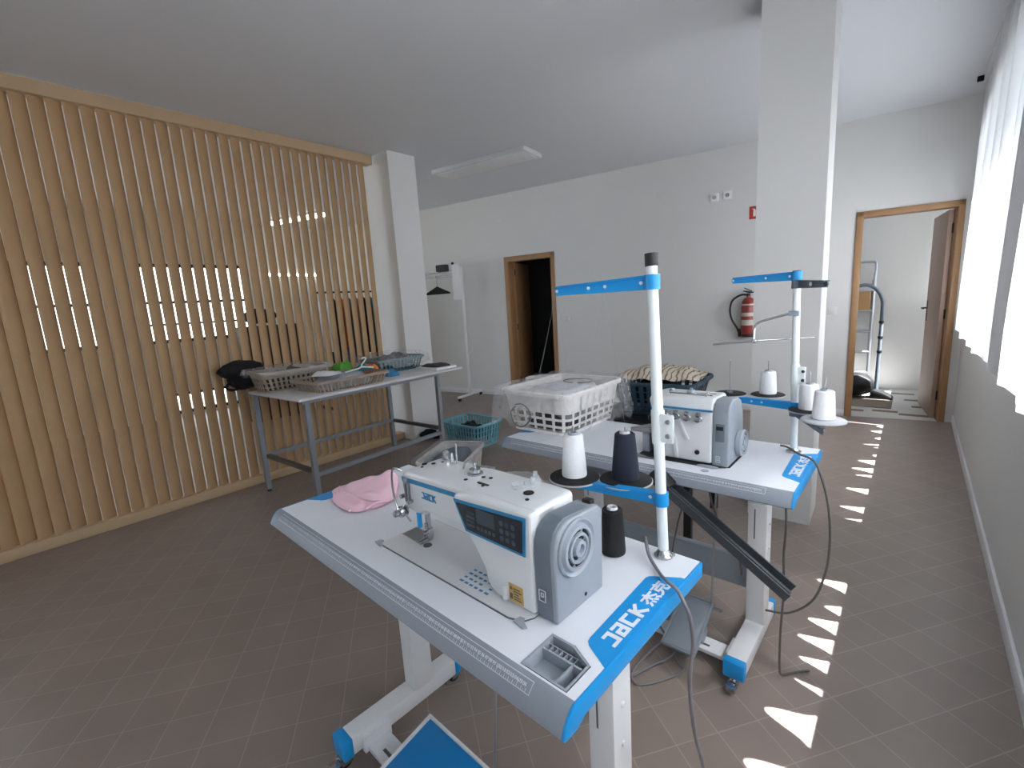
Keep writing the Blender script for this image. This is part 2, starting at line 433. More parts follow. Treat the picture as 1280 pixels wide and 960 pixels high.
# baseboards
MB().box((XR - .012, YF, 0), (XR, 6.06, .075), bev=.003).build('baseboard_right', 'white_paint', kind='structure')
w = MB()
for u0, u1 in ((-8., D1[0] - .07), (D1[1] + .045, D2[0] - .05), (D2[1] + .04, .86)): w.box((u0, -.012, 0), (u1, 0, .075), bev=.003)
o = w.build('baseboard_back', 'white_paint', kind='structure'); o.matrix_world = FW
# corridor behind the right-hand door
MB().quadloop([(-1.4, 5.80, .002), (XR + .02, 6.08, .002), (XR + .02, 7.75, .002), (-1.4, 7.75, .002)]).build('floor_corridor', 'floor2', kind='structure')
MB().box((-1.5, 7.70, 0), (XR + .1, 7.85, CEIL)).build('wall_corridor_back', 'wall', kind='structure')
MB().box((-1.5, 6.0, 0), (-1.35, 7.75, CEIL)).build('wall_corridor_left', 'wall', kind='structure')
# dark store room behind the left-hand door
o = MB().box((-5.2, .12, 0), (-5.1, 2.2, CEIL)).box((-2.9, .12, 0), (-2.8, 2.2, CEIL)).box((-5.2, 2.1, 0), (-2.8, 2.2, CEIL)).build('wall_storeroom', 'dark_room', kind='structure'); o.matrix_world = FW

def door(num, d, frame_out, hinge_u, leaf_deg, leaf_w, leaf_m, handle, hinge_side):
    t = thing('door_%d' % num, None, None, ((d[0] + d[1]) / 2, 0, 0), FW, kind='structure')
    f = MB(); w0, w1, h = frame_out
    f.box((w0, -.018, 0), (d[0] + .012, .13, h), bev=.004); f.box((d[1] - .012, -.018, 0), (w1, .13, h), bev=.004)
    f.box((w0, -.018, d[2] - .012), (w1, .13, h), bev=.004)
    f.build('frame', 'door_wood', t)
    Mx = Matrix.Translation((hinge_u, .10, 0)) @ Matrix.Rotation(math.radians(leaf_deg), 4, 'Z')
    lf = MB().box((0, -.018, .01), (leaf_w, .018, d[2] - .02), Mx, bev=.003).build('leaf', leaf_m, t)
    lf['label'] = 'open wooden leaf'
    if handle:
        hd = MB(); x = leaf_w - .06
        for s in (-1, 1):
            hd.box((x - .02, s * .018 - .004, .94), (x + .02, s * .018 + .004, 1.16), Mx, bev=.003)
            p = [Mx @ Vector(q) for q in ((x, s * .02, 1.08), (x, s * .06, 1.08), (x - .02, s * .066, 1.08), (x - .12, s * .066, 1.08))]
            hd.tube(p, .009, 10)
        hd.build('handle', 'black_plastic', lf)
    for z in (.2, 1., 1.8):
        MB().cyl(Mx @ Vector((-.006, hinge_side * .02, z)), Mx @ Vector((-.006, hinge_side * .02, z + .09)), .008).build('hinge', 'black_plastic', t)
    return t
door(1, D1, (-4.162, -3.35, 2.066), D1[0] + .03, 101, .66, 'door_wood', False, -1)
door(2, D2, (.003, .802, 2.08), D2[1] - .035, 88, .72, 'leaf_wood', True, -1)

# ------------------------------------------------------------------ curtains
LOBES = [(.35, .07, .12), (.66, .06, .11), (.98, .06, .12), (1.285, .055, .12), (1.515, .05, .125), (1.72, .035, .075), (1.84, .03, .08), (1.97, .035, .105), (2.105, .04, .085),
         (2.235, .035, .05), (2.44, .04, .10), (2.62, .05, .06), (2.80, .05, .09), (2.98, .05, .07), (3.22, .04, .08), (3.41, .04, .105), (3.75, .045, .10), (4.06, .04, .075), (4.21, .045, .11),
         (4.42, .06, .08), (4.62, .05, .03), (4.90, .06, .09), (5.15, .05, .04), (5.40, .05, .07), (5.60, .05, .05)]
def curt_x(y, z):
    s = sum(a * math.exp(-((y - c) / (w * .85)) ** 2) for c, w, a in LOBES)
    k = .45 + .55 * max(0, min(1, (CEIL - z) / (CEIL - 1.2)))
    return .343 - min(s, .13) * k - .006 * math.sin(y * 40 + z)
def hem(y):
    s = sum(a * math.exp(-((y - c) / (w * .85)) ** 2) for c, w, a in LOBES)
    return .925 + .072 * min(1, s / .085)
for (a, b), lb in (((.05, 3.06), 'sheer white curtain over the window nearer the table with the slanting grey chute'), ((3.10, 5.66), 'sheer white curtain hanging closest to the open door with the vacuum cleaner')):
    t = thing('curtain', lb, 'curtain', (.30, (a + b) / 2, CEIL - .03), group='sheer curtains along the window wall')
    n = int((b - a) / .012)
    MB().grid(lambda u, v: (curt_x(a + (b - a) * u, CEIL - .03 - (CEIL - .03 - hem(a + (b - a) * u)) * v), a + (b - a) * u, CEIL - .03 - (CEIL - .03 - hem(a + (b - a) * u)) * v), n, 14).build('panel', 'curtain', t, ang=4, recalc=False)
    r = MB().box((.30, a, CEIL - .022), (.325, b, CEIL - .001))
    r.build('track', 'white_paint', t)
    for q in (a + .12, b - .12): MB().box((.26, q - .015, CEIL - .04), (.30, q + .015, CEIL - .002), bev=.004).build('bracket', 'black_plastic', t)

# ------------------------------------------------------------------ slatted screen
XS = -4.235
scr = thing('slatted_screen', 'floor-to-ceiling screen of vertical pale wooden slats with top and bottom rails', 'screen', (XS, 1.3, 0))
sl = MB(); y = -.45
uv = Vector((-math.sin(math.radians(30)), math.cos(math.radians(30)))); nv = Vector((uv.y, -uv.x))
prof = [(.047 * math.cos(a), .014 * math.sin(a)) for a in [2 * PI * i / 14 for i in range(14)]]
while y < 2.86:
    sl.prism([(XS + p * uv.x + q * nv.x, y + p * uv.y + q * nv.y) for p, q in prof], .065, 2.86, 'z')
    y += .081
sl.build('slat_panel', 'slat_wood', scr, ang=1.2)
MB().box((XS - .055, -.6, 2.838), (XS + .055, 2.895, 2.922), bev=.003).build('top_rail', 'rail_wood', scr)
MB().box((XS - .055, -.6, .0), (XS + .055, 2.95, .072), bev=.003).build('bottom_rail', 'rail_wood', scr)

# ------------------------------------------------------------------ sewing tables
TZ = .768
F1 = frame((-1.56976, .58595, 0), -2.6358); F2 = frame((-1.44715, 1.60251, 0), -.6358)
def caster(t, x, y, ztop, lock):
    c = MB()
    c.cyl((x, y, ztop), (x, y, ztop - .012), .018, seg=16)
    c.box((x - .014, y - .016, .018), (x - .010, y + .020, ztop - .008)); c.box((x + .010, y - .016, .018), (x + .014, y + .020, ztop - .008))
    c.box((x - .014, y - .016, ztop - .012), (x + .014, y + .020, ztop - .008))
    if lock: c.box((x - .016, y - .048, .030), (x + .016, y - .012, .036), bev=.002); c.box((x - .016, y - .05, .02), (x + .016, y - .046, .036))
    cc = c.build('caster', 'chrome', t)
    MB().lathe([(.010, -.009), (.021, -.009), (.0235, -.005), (.0235, .005), (.021, .009), (.010, .009)], (x, y, .0237), 'x', 20).build('wheel', 'rubber', cc)

def sewing_table(label, F, depth, tray, pedal_m, rot_pedal, mods):
    t = thing('sewing_table', label, 'table', (.6, .25, 0), F)
    W_, zb = 1.2, TZ - .030
    top = MB()
    if tray:
        top.box((0, 0, zb), (1.079, depth, TZ)); top.box((1.079, .100, zb), (1.2, depth, TZ)); top.box((1.181, 0, zb), (1.2, .1, TZ)); top.box((1.079, 0, zb), (1.181, .0045, TZ))
        top.prism([(1.131, .1), (1.181, .076), (1.181, .1)], zb, TZ)
    else: top.box((0, 0, zb), (W_, depth, TZ))
    top.build('tabletop', 'table_white', t, ang=.3)
    # rounded grey front edge
    pr = [(0, TZ), (-.006, TZ - .0005), (-.014, TZ - .004), (-.024, TZ - .013), (-.033, TZ - .026), (-.0375, TZ - .036), (-.039, TZ - .041), (-.036, TZ - .045), (-.024, TZ - .047), (0, TZ - .047)]
    MB().prism(pr, 0, W_, 'x').build('front_edge', 'edge_grey', t, ang=.5)
    # measuring scale printed on the grey edge
    def onedge(s):   # s metres along the slope from the top
        pts = [(0, TZ), (-.014, TZ - .004), (-.024, TZ - .013), (-.033, TZ - .026), (-.0375, TZ - .036)]
        for (y0, z0), (y1, z1) in zip(pts, pts[1:]):
            l = math.hypot(y1 - y0, z1 - z0)
            if s <= l: return (y0 + (y1 - y0) * s / l, z0 + (z1 - z0) * s / l)
            s -= l
        return pts[-1]
    rl = MB()
    def bar(x0, s0, x1, s1):
        k = max(1, int(abs(s1 - s0) / .004))
        for i in range(k):
            a, b = s0 + (s1 - s0) * i / k, s0 + (s1 - s0) * (i + 1) / k
            ya, za = onedge(a); yb, zb_ = onedge(b)
            e = Vector((0, -.45, .9)) * .0007
            rl.quadloop([Vector((x0, ya, za)) + e, Vector((x1, ya, za)) + e, Vector((x1, yb, zb_)) + e, Vector((x0, yb, zb_)) + e])
    for i in range(0, 1080, 60):
        x0 = .045 + i * .001
        bar(x0, .0100, x0 + .06, .0113); bar(x0, .0315, x0 + .06, .0328)
    bar(.044, .0105, .0452, .0324); bar(1.124, .0105, 1.1252, .0324)
    for i in range(1, 108):
        x = .045 + i * .01
        bar(x - .0006, .0315 - (.010 if i % 5 == 0 else .006), x + .0006, .0315)
        if i < 107: bar(x - .00035 + .005, .0275, x + .00035 + .005, .0315)
    for i in range(1, 107):
        x = .045 + i * .01; ya, za = onedge(.0235); yb, zb2 = onedge(.0125)
        e = Vector((0, -.45, .9)) * .0008
        add_text(rl, str(i), .0085, Vector((x - .004, ya, za)) + e, (1, 0, 0), Vector((0, yb - ya, zb2 - za)), .0001)
    rl.build('ruler', 'ruler_white', t, recalc=False)
    # blue end trims with logo panels
    end = [(p[0] - .0, p[1]) for p in pr[:-1]] + [(0, TZ - .047), (.02, TZ - .037), (depth, TZ - .037), (depth, TZ)]
    tr = MB().prism(end, W_, W_ + .006, 'x', bev=.0012)
    tr.prism([(W_ + .001, .088), (1.150, .116), (1.1425, .124), (1.140, .135), (1.131, .372), (1.134, .381), (1.142, .388), (1.1935, .420), (W_ + .001, .420)], TZ, TZ + .0008)
    R_ = tr.build('end_trim', 'blue', t); R_['label'] = 'blue end trim with white lettering'
    lg = MB()
    add_jack(lg, .0335, (1.190, .140, TZ + .0009), (0, 1, 0), (-1, 0, 0), w=.2, sx=1.45)
    lg.build('lettering', 'table_white', R_); lg = MB()
    add_text(lg, '杰克', .036, (1.1865, .287, TZ + .0009), (0, 1, 0), (-1, 0, 0), .0012, sx=1.3)
    lg.build('lettering', 'table_white', R_)
    tl = MB().prism(end, -.006, 0, 'x', bev=.0012)
    tl.prism([(-.001, .088), (.050, .116), (.0575, .124), (.060, .135), (.069, .372), (.066, .381), (.058, .388), (.0065, .420), (-.001, .420)], TZ, TZ + .0008)
    tl.build('end_trim', 'blue', t)
    if tray:
        tg = MB(); z0, z1 = TZ - .026, TZ + .0012
        P = [(1.079, .005), (1.078, .0985), (1.130, .0985), (1.180, .0755), (1.180, .005)]
        cx, cy = 1.128, .05
        inn = [(cx + (x - cx) * .90, cy + (y - cy) * .90) for x, y in P]
        n = len(P)
        for i in range(n):
            a, b, c_, d_ = P[i], P[(i + 1) % n], inn[(i + 1) % n], inn[i]
            tg.quadloop([(*a, z1), (*b, z1), (*c_, z1), (*d_, z1)])
            tg.quadloop([(*d_, z1), (*c_, z1), (*c_, z0), (*d_, z0)])
        tg.quadloop([(*p, z0) for p in inn]); tg.prism(P, z0 - .004, z0 - .001)
        tg.box((1.083, .061, z0), (1.170, .065, TZ - .003)); tg.box((1.150, .010, z0), (1.154, .063, TZ - .003))
        for k in range(6): tg.box((1.092 + k * .011, .065, z0), (1.094 + k * .011, .082, TZ - .008))
        tg.box((1.083, .082, z0), (1.158, .084, TZ - .008))
        s_ = tg.build('storage_tray', 'tray_grey', t, ang=.3, recalc=False); s_['label'] = 'grey recessed tray with dividers'
    # stand
    for i, x0 in enumerate(mods['legs']):
        lg_ = MB().box((x0, .225, .095), (x0 + .066, .300, .60), bev=.004); lg_.box((x0 + .006, .231, .50), (x0 + .060, .294, TZ - .045), bev=.003)
        lg_.box((x0 - .03, .10, TZ - .046), (x0 + .096, .42, TZ - .0375))
        for zz in (.42, .52): lg_.cyl((x0 + .066, .262, zz), (x0 + .071, .262, zz), .006, seg=12)
        l_ = lg_.build('leg', 'frame_white', t)
        MB().box((x0 + .022, .2242, .46), (x0 + .026, .2255, .58)).build('height_scale', 'seam', l_)
        f = MB().box((x0, -.012, .050), (x0 + .066, .400, .108), bev=.004)
        f.box((x0 + .010, .06, .025), (x0 + .055, .12, .06))
        f.build('foot', 'frame_white', t)
        for y0, y1 in ((-.045, -.010), (.398, .425)): MB().box((x0 - .003, y0, .047), (x0 + .069, y1, .111), bev=.006).build('foot_cap', 'blue', t)
        for y, lk in ((-.028, True), (.412, True)): caster(t, x0 + .033, y, .0505, lk)
    xa, xb = mods['legs'][0] + .066, mods['legs'][1]
    cb = MB().box((xa, .03, .040), (xb, .105, .0562), bev=.002)
    for xx in (xa + .10, xb - .15): cb.box((xx, .056, .056), (xx + .06, .064, .0568))
    cb.box((xa - .005, .02, .038), (xa + .012, .115, .09)).box((xb - .012, .02, .038), (xb + .005, .115, .09))
    cb.build('pedal_beam', 'frame_white', t)
    for xx in (xa + .06, xb - .15): MB().box((xx, .052, .0571), (xx + .07, .062, .0578)).build('beam_slot', 'seam', t)
    if not tray: MB().box((xa, .295, .20), (xb, .312, .335), bev=.003).box((xa, .285, .325), (xb, .315, .337), bev=.003).build('cross_panel', 'cover_grey', t)
    px0, px1, pang = mods['pedal']
    Mx = Matrix.Translation(((px0 + px1) / 2, .06, .11)) @ Matrix.Rotation(math.radians(pang), 4, 'X')
    hw = (px1 - px0) / 2
    ped = MB().box((-hw, -.115, -.006), (hw, .125, .006), Mx, bev=.004)
    ped.box((-hw, -.115, .004), (hw, -.108, .011), Mx); ped.box((-hw, .118, .004), (hw, .125, .011), Mx); ped.box((-hw, -.115, .004), (-hw + .007, .125, .011), Mx); ped.box((hw - .007, -.115, .004), (hw, .125, .011), Mx)
    for s in (-1, 1): ped.box((s * hw * .8 - .01, -.03, -.05), (s * hw * .8 + .01, .03, -.004), Mx, bev=.003)
    pd = ped.build('pedal', 'frame_white' if tray else 'cover_grey', t)
    MB().box((-hw + .012, -.105, .006), (hw - .012, .115, .0085), Mx, bev=.001).build('pedal_pad', pedal_m, pd)
    MB().cyl(Mx @ Vector((hw - .01, .11, .0)), ((px1 - .02), .24, TZ - .05), .004, seg=8).cyl(Mx @ Vector((hw - .012, .11, -.006)), Mx @ Vector((hw + .03, .11, -.006)), .007, seg=10).build('pedal_rod', 'steel', t)
    MB().box((.36, .05, TZ - .12), (.60, .30, TZ - .052), bev=.008).build('motor_box', 'cover_grey_dark', t)
    return t
T1 = sewing_table('white sewing table with blue ends holding the large lockstitch machine and pink cloth', F1, .51, True, 'blue_dark', 0, dict(legs=(.278, 1.064), pedal=(.49, .80, 12)))
T2 = sewing_table('white sewing table with blue ends under the overlock machine and plastic-wrapped basket', F2, .49, False, 'cover_grey', 0, dict(legs=(.278, 1.015), pedal=(.785, .915, 24)))
# scrap chute under the second table
a, b = Vector((.775, -.058, .742)), Vector((1.212, -.082, .462))
d = (b - a).normalized(); s = Vector((0, 1, 0)); s = (s - d * s.dot(d)).normalized(); n = d.cross(s)
if n.z < 0: n = -n
Mx = Matrix((d, s, n)).transposed().to_4x4(); Mx.translation = a
L = (b - a).length
ch = MB().box((0, -.034, -.004), (L, .034, 0), Mx).box((0, -.036, -.004), (L, -.030, .024), Mx).box((0, .030, -.004), (L, .036, .024), Mx).box((0, -.006, 0), (L, .002, .014), Mx).box((0, .012, 0), (L, .016, .008), Mx)
c_ = ch.build('chute', 'chute', T2); c_['label'] = 'dark grey channel slanting down from the table edge'
MB().box((-.02, -.037, -.006), (.06, .037, .030), Mx, bev=.003).build('chute_mount', 'black_plastic', c_)

# ------------------------------------------------------------------ lockstitch machine
def B1(x, y): return (x, y, TZ)
mc = thing('sewing_machine', 'large white lockstitch sewing machine with dark control panel and grey end cover', 'sewing machine', (.77, .17, TZ), F1)
bedp = [(.490, .082), (.500, .076), (.98, .076), (1.012, .086), (1.024, .11), (1.024, .262), (.50, .262), (.488, .252)]
MB().prism(bedp, TZ + .0003, TZ + .0018).build('bed_seam', 'seam', mc)
cx, cy = .757, .169
MB().prism([(cx + (x - cx) * .992, cy + (y - cy) * .970) for x, y in bedp], TZ + .0015, TZ + .0034).build('bed', 'bed_white', mc)
for (x, y, r0) in ((.482, .080, 0), (1.006, .082, 0)):
    hz = MB().prism([(x - .012, y - .006), (x + .020, y - .012), (x + .026, y - .004), (x + .010, y + .004), (x + .004, y + .014), (x - .008, y + .012)], TZ + .0006, TZ + .004, bev=.001)
    hz.build('bed_hinge', 'tray_grey', mc)
npl = MB().prism([(.512, .146)] + [(.568 + .027 * math.cos(a), .170 + .026 * math.sin(a)) for a in [(-90 + i * 15) * PI / 180 for i in range(13)]] + [(.512, .196)], TZ + .0034, TZ + .0042)
npl.box((.497, .146, TZ + .0034), (.512, .196, TZ + .0042)).build('needle_plate', 'steel', mc)
MB().lathe([(.012, .0034), (.012, .0042), (.010, .0042)], (.609, .152, TZ), seg=20).build('plate_button', 'seam', mc)
# chart printed on the bed
pc = MB()
for r in range(4):
    for c in range(6):
        if random.random() < .85: pc.box((.800 + c * .0165 - r * .001, .100 + r * .016, TZ + .0034), (.812 + c * .0165 - r * .001 - random.random() * .004, .106 + r * .016, TZ + .0038))
pc.build('stitch_chart', 'panel_blue', mc)
# main body: column + arm + head as one casting
z = TZ
pf = [(1.022, z + .003), (1.022, z + .224), (.965, z + .226), (.70, z + .222), (.572, z + .214), (.553, z + .206), (.549, z + .190), (.552, z + .120), (.560, z + .104), (.610, z + .100), (.622, z + .106),
      (.640, z + .118), (.80, z + .121), (.826, z + .116), (.846, z + .096), (.872, z + .055), (.880, z + .022), (.905, z + .003)]
body = MB().prism(pf, .128, .262, 'y', bev=.011, seg=3)
body.prism([(1.022, z + .003), (1.022, z + .222), (.83, z + .222), (.785, z + .208), (.79, z + .19), (.826, z + .122), (.850, z + .094), (.877, z + .055), (.884, z + .022), (.910, z + .003)], .113, .20, 'y', bev=.009, seg=3)
body.box((.552, .145, z + .092), (.618, .235, z + .125), bev=.006)
bd = body.build('body', 'machine_white', mc, ang=.5)
# control panel on the front face
def fp(x, zz, off=0): return (x, .113 - off, z + zz)
brd = [(.790, .199), (1.012, .213), (1.006, .128), (.826, .130)]
inn = [(.800, .193), (1.004, .2055), (.999, .1345), (.832, .1365)]
MB().prism([(x, z + q) for x, q in brd], .1105, .114, 'y').build('panel_frame', 'panel_blue', mc)
pn = MB().prism([(x, z + q) for x, q in inn], .1090, .112, 'y').build('control_panel', 'panel_dark', mc)
pm = MB()
pm.box((.868, .1084, z + .163), (.925, .1092, z + .196), None)
for r in range(3):
    for c in range(3): pm.lathe([(.0055, .1084), (.0062, .109)], (.944 + c * .0165, 0, z + .150 + r * .017), 'y', 14)
for r in range(4): pm.box((.835, .1084, z + .148 + r * .010), (.861, .1090, z + .153 + r * .010))
for c in range(5): pm.box((.868 + c * .012, .1084, z + .147), (.876 + c * .012, .1090, z + .155))
pm.build('panel_keys', 'panel_mark', pn)
# blue stripe and logo on the arm
st = MB().prism([(.555, z + .196), (.80, z + .204), (.80, z + .193), (.556, z + .184)], .1265, .1285, 'y')
st.build('stripe', 'panel_blue', mc)
lg = MB(); add_jack(lg, .0185, (.640, .1275, z + .155), (1, 0, 0.02), (0, 0, 1), w=.19, sx=1.15); lg.build('lettering', 'panel_blue', mc)
# grey end cover
ec = MB().prism([(.120, z + .002), (.118, z + .14), (.121, z + .168), (.130, z + .188), (.146, z + .201), (.166, z + .207), (.272, z + .200), (.284, z + .190), (.288, z + .17), (.282, z + .002)], 1.020, 1.076, 'x', bev=.006, seg=3)
ecv = ec.build('end_cover', 'cover_grey', mc, ang=.5)
MB().prism([(.1185, z + .004), (.1165, z + .14), (.1195, z + .169), (.129, z + .190), (.146, z + .2035), (.166, z + .2095), (.250, z + .203), (.250, z + .19), (.16, z + .197), (.140, z + .18), (.130, z + .16), (.128, z + .004)], 1.024, 1.066, 'x', bev=.004).build('cover_band', 'cover_grey_dark', ecv, ang=.5)
hw = MB().lathe([(.060, 1.074), (.060, 1.080), (.057, 1.084), (.053, 1.080), (.050, 1.078), (.046, 1.086), (.040, 1.087), (.038, 1.080), (.033, 1.080), (.031, 1.087), (.026, 1.088), (.024, 1.081), (.019, 1.081), (.017, 1.090), (.010, 1.091), (.009, 1.083), (.0, 1.083)], (0, .186, z + .142), 'x', 40)
hwo = hw.build('hand_wheel', 'wheel_grey', mc, ang=.4)
vt = MB()
for rr in (.0355, .0215):
    for k in range(6):
        a0 = k * PI / 3 + (.3 if rr > .03 else .7)
        vt.tube([(1.0815, .186 + rr * math.cos(a0 + i * .13), z + .142 + rr * math.sin(a0 + i * .13)) for i in range(6)], .0034, 6)
vt.build('wheel_slot', 'black_plastic', hwo)
ic = MB().strokes([[(0, 0), (.016, 0), (.016, .024), (0, .024), (0, 0)], [(.005, .010), (.011, .010), (.011, .018), (.005, .018), (.005, .010)]], .0016, (1.034, .1165, z + .044), (1, 0, 0), (0, 0, 1), (0, -1, 0), .0012)
ic.build('power_symbol', 'ruler_white', ecv)
MB().lathe([(.004, 1.0755), (.004, 1.0775), (.0, 1.0775)], (0, .215, z + .022), 'x', 12).build('screw', 'black_plastic', ecv)
MB().box((1.040, .262, z + .196), (1.062, .280, z + .208), bev=.003).build('cover_latch', 'black_plastic', ecv)
wl = MB().box((.952, .1118, z + .012), (.992, .1136, z + .052)).build('warning_label', 'label_yellow', mc)
wm = MB()
for i in range(5): wm.box((.966, .1112, z + .018 + i * .006), (.988 - (i % 3) * .004, .1122, z + .0205 + i * .006))
wm.prism([(.955, z + .040), (.963, z + .040), (.959, z + .048)], .1112, .1122, 'y').box((.955, .1112, z + .018), (.963, .1122, z + .030)); wm.build('print', 'seam', wl)
MB().box((.936, .104, z + .008), (.948, .116, z + .042), bev=.005).build('knee_lever', 'bed_white', mc)
# top fittings
for x, y, r in ((.575, .190, .0075), (.592, .17, .004), (.596, .205, .006), (.61, .225, .004), (.955, .188, .012), (.775, .165, .005), (.80, .20, .005), (.84, .16, .004), (.975, .16, .0045), (.82, .205, .005)):
    h_ = .2145 + .0078 * min(1, max(0, (x - .572) / .128)) + .004 * min(1, max(0, (x - .70) / .265))
    MB().lathe([(r, -.004), (r, .0012), (r * .7, .0018), (0, .0014)], (x, y, z + h_), seg=18).build('top_plug', 'black_plastic', mc)
MB().box((.815, .165, z + .2225), (.850, .171, z + .2262)).build('top_slot', 'black_plastic', mc)
bw = MB().lathe([(.020, 0), (.020, .004), (.014, .006), (.014, .014), (0, .014)], (.765, .205, z + .2225), seg=24)
bw.cyl((.765, .205, z + .23), (.765, .205, z + .252), .004, seg=10); bw.tube([(.765, .205, z + .25), (.75, .205, z + .254), (.735, .20, z + .246), (.732, .195, z + .232)], .0028, 8, smooth=4); bw.cyl((.77, .205, z + .245), (.82, .225, z + .243), .003, seg=8)
bw.build('bobbin_winder', 'chrome', mc)
MB().lathe([(.016, 0), (.017, .006), (.015, .012), (0, .014)], (.915, .20, z + .223), seg=24).lathe([(.012, 0), (.013, .014), (.010, .022), (0, .024)], (.935, .235, z + .223), seg=20).lathe([(.006, .02), (.006, .032), (0, .034)], (.935, .235, z + .223), seg=12).build('oil_gauge', 'gauge', mc)
MB().cyl((.66, .235, z + .22), (.66, .235, z + .275), .003, seg=8).build('thread_post', 'chrome', mc); MB().cyl((.64, .235, z + .222), (.64, .235, z + .245), .007, .003, seg=12).build('thread_post', 'chrome', mc); MB().lathe([(.011, 0), (.011, .02), (.006, .026), (0, .026)], (.600, .245, z + .218), seg=16).build('thread_post', 'chrome', mc)
# head: take-up guard, tension, needle bar, presser foot
MB().tube([(.560, .126, z + .212), (.552, .112, z + .222), (.541, .110, z + .214), (.534, .110, z + .18), (.537, .110, z + .14), (.548, .112, z + .108), (.562, .118, z + .100), (.570, .126, z + .101)], .0028, 8, smooth=5).build('take_up_guard', 'chrome', mc)
tn = MB().lathe([(.005, .085), (.009, .086), (.009, .098), (.013, .100), (.0155, .106), (.0155, .109), (.008, .111), (.008, .116), (.0155, .118), (.0155, .121), (.010, .126)], (.568, 0, z + .106), 'y', 22)
tn.tube([(.568, .112, z + .106), (.59, .110, z + .098), (.602, .113, z + .086)], .0028, 8, smooth=4); tn.build('tension_dial', 'chrome', mc, ang=.4)
tg = MB().box((.570, .121, z + .13), (.575, .128, z + .192), bev=.001).box((.586, .121, z + .138), (.590, .128, z + .186), bev=.001).lathe([(.007, .118), (.008, .122), (.007, .128)], (.580, 0, z + .190), 'y', 14).lathe([(.006, .116), (.006, .128)], (.558, 0, z + .142), 'y', 14).lathe([(.005, .116), (.005, .128)], (.594, 0, z + .135), 'y', 12)
tg.build('thread_guide', 'steel', mc)
MB().box((.601, .130, z + .060), (.612, .142, z + .116), bev=.004).build('finger_guard', 'blue', mc)
nb = MB().cyl((.584, .172, z + .04), (.584, .172, z + .10), .0035, seg=12).cyl((.584, .172, z + .004), (.584, .172, z + .045), .0011, seg=8).cyl((.584, .172, z + .036), (.584, .172, z + .052), .0062, seg=14).cyl((.598, .172, z + .03), (.598, .172, z + .10), .0045, seg=12)
nb.build('needle_bar', 'chrome', mc)
pf_ = MB().box((.592, .162, z + .018), (.604, .180, z + .042), bev=.002).box((.574, .140, z + .0045), (.581, .182, z + .009), bev=.001).box((.587, .140, z + .0045), (.594, .182, z + .009), bev=.001).box((.574, .166, z + .008), (.600, .180, z + .022), bev=.002).lathe([(.005, .150), (.006, .152), (.006, .162)], (.597, 0, z + .034), 'y', 12)
pf_.build('presser_foot', 'chrome', mc)

# ------------------------------------------------------------------ thread stands and cones
def spool_seat(t, F, c, r, m, rim):
    s = MB().lathe([(0, 0), (r, 0), (r, .004), (r - .004, .006), (0, .006)], c, seg=40).build('spool_disc', m, t)
    MB().lathe([(r - .001, -.002), (r + .002, -.001), (r + .002, .002), (r - .001, .003)], c, seg=40).build('disc_rim', rim, s)
    pn = MB().cyl((c[0], c[1], c[2] + .006), (c[0], c[1], c[2] + .145), .0022, seg=8).cyl((c[0], c[1], c[2] + .006), (c[0], c[1], c[2] + .012), .012, seg=16).cyl((c[0], c[1], c[2] - .022), (c[0], c[1], c[2]), .007, seg=10)
    pn.build('spool_pin', 'steel', t)
def arm(t, m, p0, p1, w=.016, th=.003, holes=(), name='arm'):
    """flat upright strip from p0 to p1"""
    p0, p1 = Vector(p0), Vector(p1); d = (p1 - p0); L = d.length; d.normalize(); s = Vector((-d.y, d.x, 0)).normalized(); u = d.cross(s)
    if u.z < 0: u, s = -u, -s
    Mx = Matrix((d, s, u)).transposed().to_4x4(); Mx.translation = p0
    a = MB().prism([(0, -w), (L - .006, -w * .72), (L, 0), (L - .006, w * .72), (0, w)], -th / 2, th / 2, 'y', Mx)
    a.prism([(.0, w), (L * .95, w * .7), (L * .95, w * .7 - th), (.0, w - th)], -.010, .010, 'y', Mx)
    a.lathe([(.0135, -w), (.0175, -w), (.0175, w), (.0135, w)], p0, seg=20)
    ao = a.build(name, m, t)
    for f, big in holes:
        q = p0 + d * L * f
        for sgn in (-1,):
            e = MB().tube([q - s * .003 + (d * math.cos(k) + u * math.sin(k)) * .0055 for k in [i * PI / 5 for i in range(10)]], .0022, 6, closed=True)
            e2 = e.build('eyelet', 'black_plastic' if big else 'table_white', ao)
            MB().cyl(q - s * .0025, q + s * .0025, .0042, seg=12).build('eyelet_hole', 'table_white', ao)
    return ao
def cone(F, c, h, r0, r1, m, label, group):
    t = thing('thread_cone', label, 'thread cone', c, F, group)
    x, y, z_ = c
    MB().lathe([(.0138, h * .985), (r1 * .8, h), (r1, h - .004), (r1 + (r0 - r1) * .5 + .0006, h * .5), (r0, .008), (r0 * .98, .002), (r0 * .7, .001), (r0 * .6, .003)], c, seg=36, cap=False).build('winding', m, t, ang=.7)
    MB().lathe([(.0075, h * .3), (.0075, h + .004), (.012, h + .0045), (.0135, h + .001), (.0135, h * .3)], c, seg=24, cap=False).build('core', 'bed_white' if m != 'thread_white' else 'tray_grey', t)
    return t
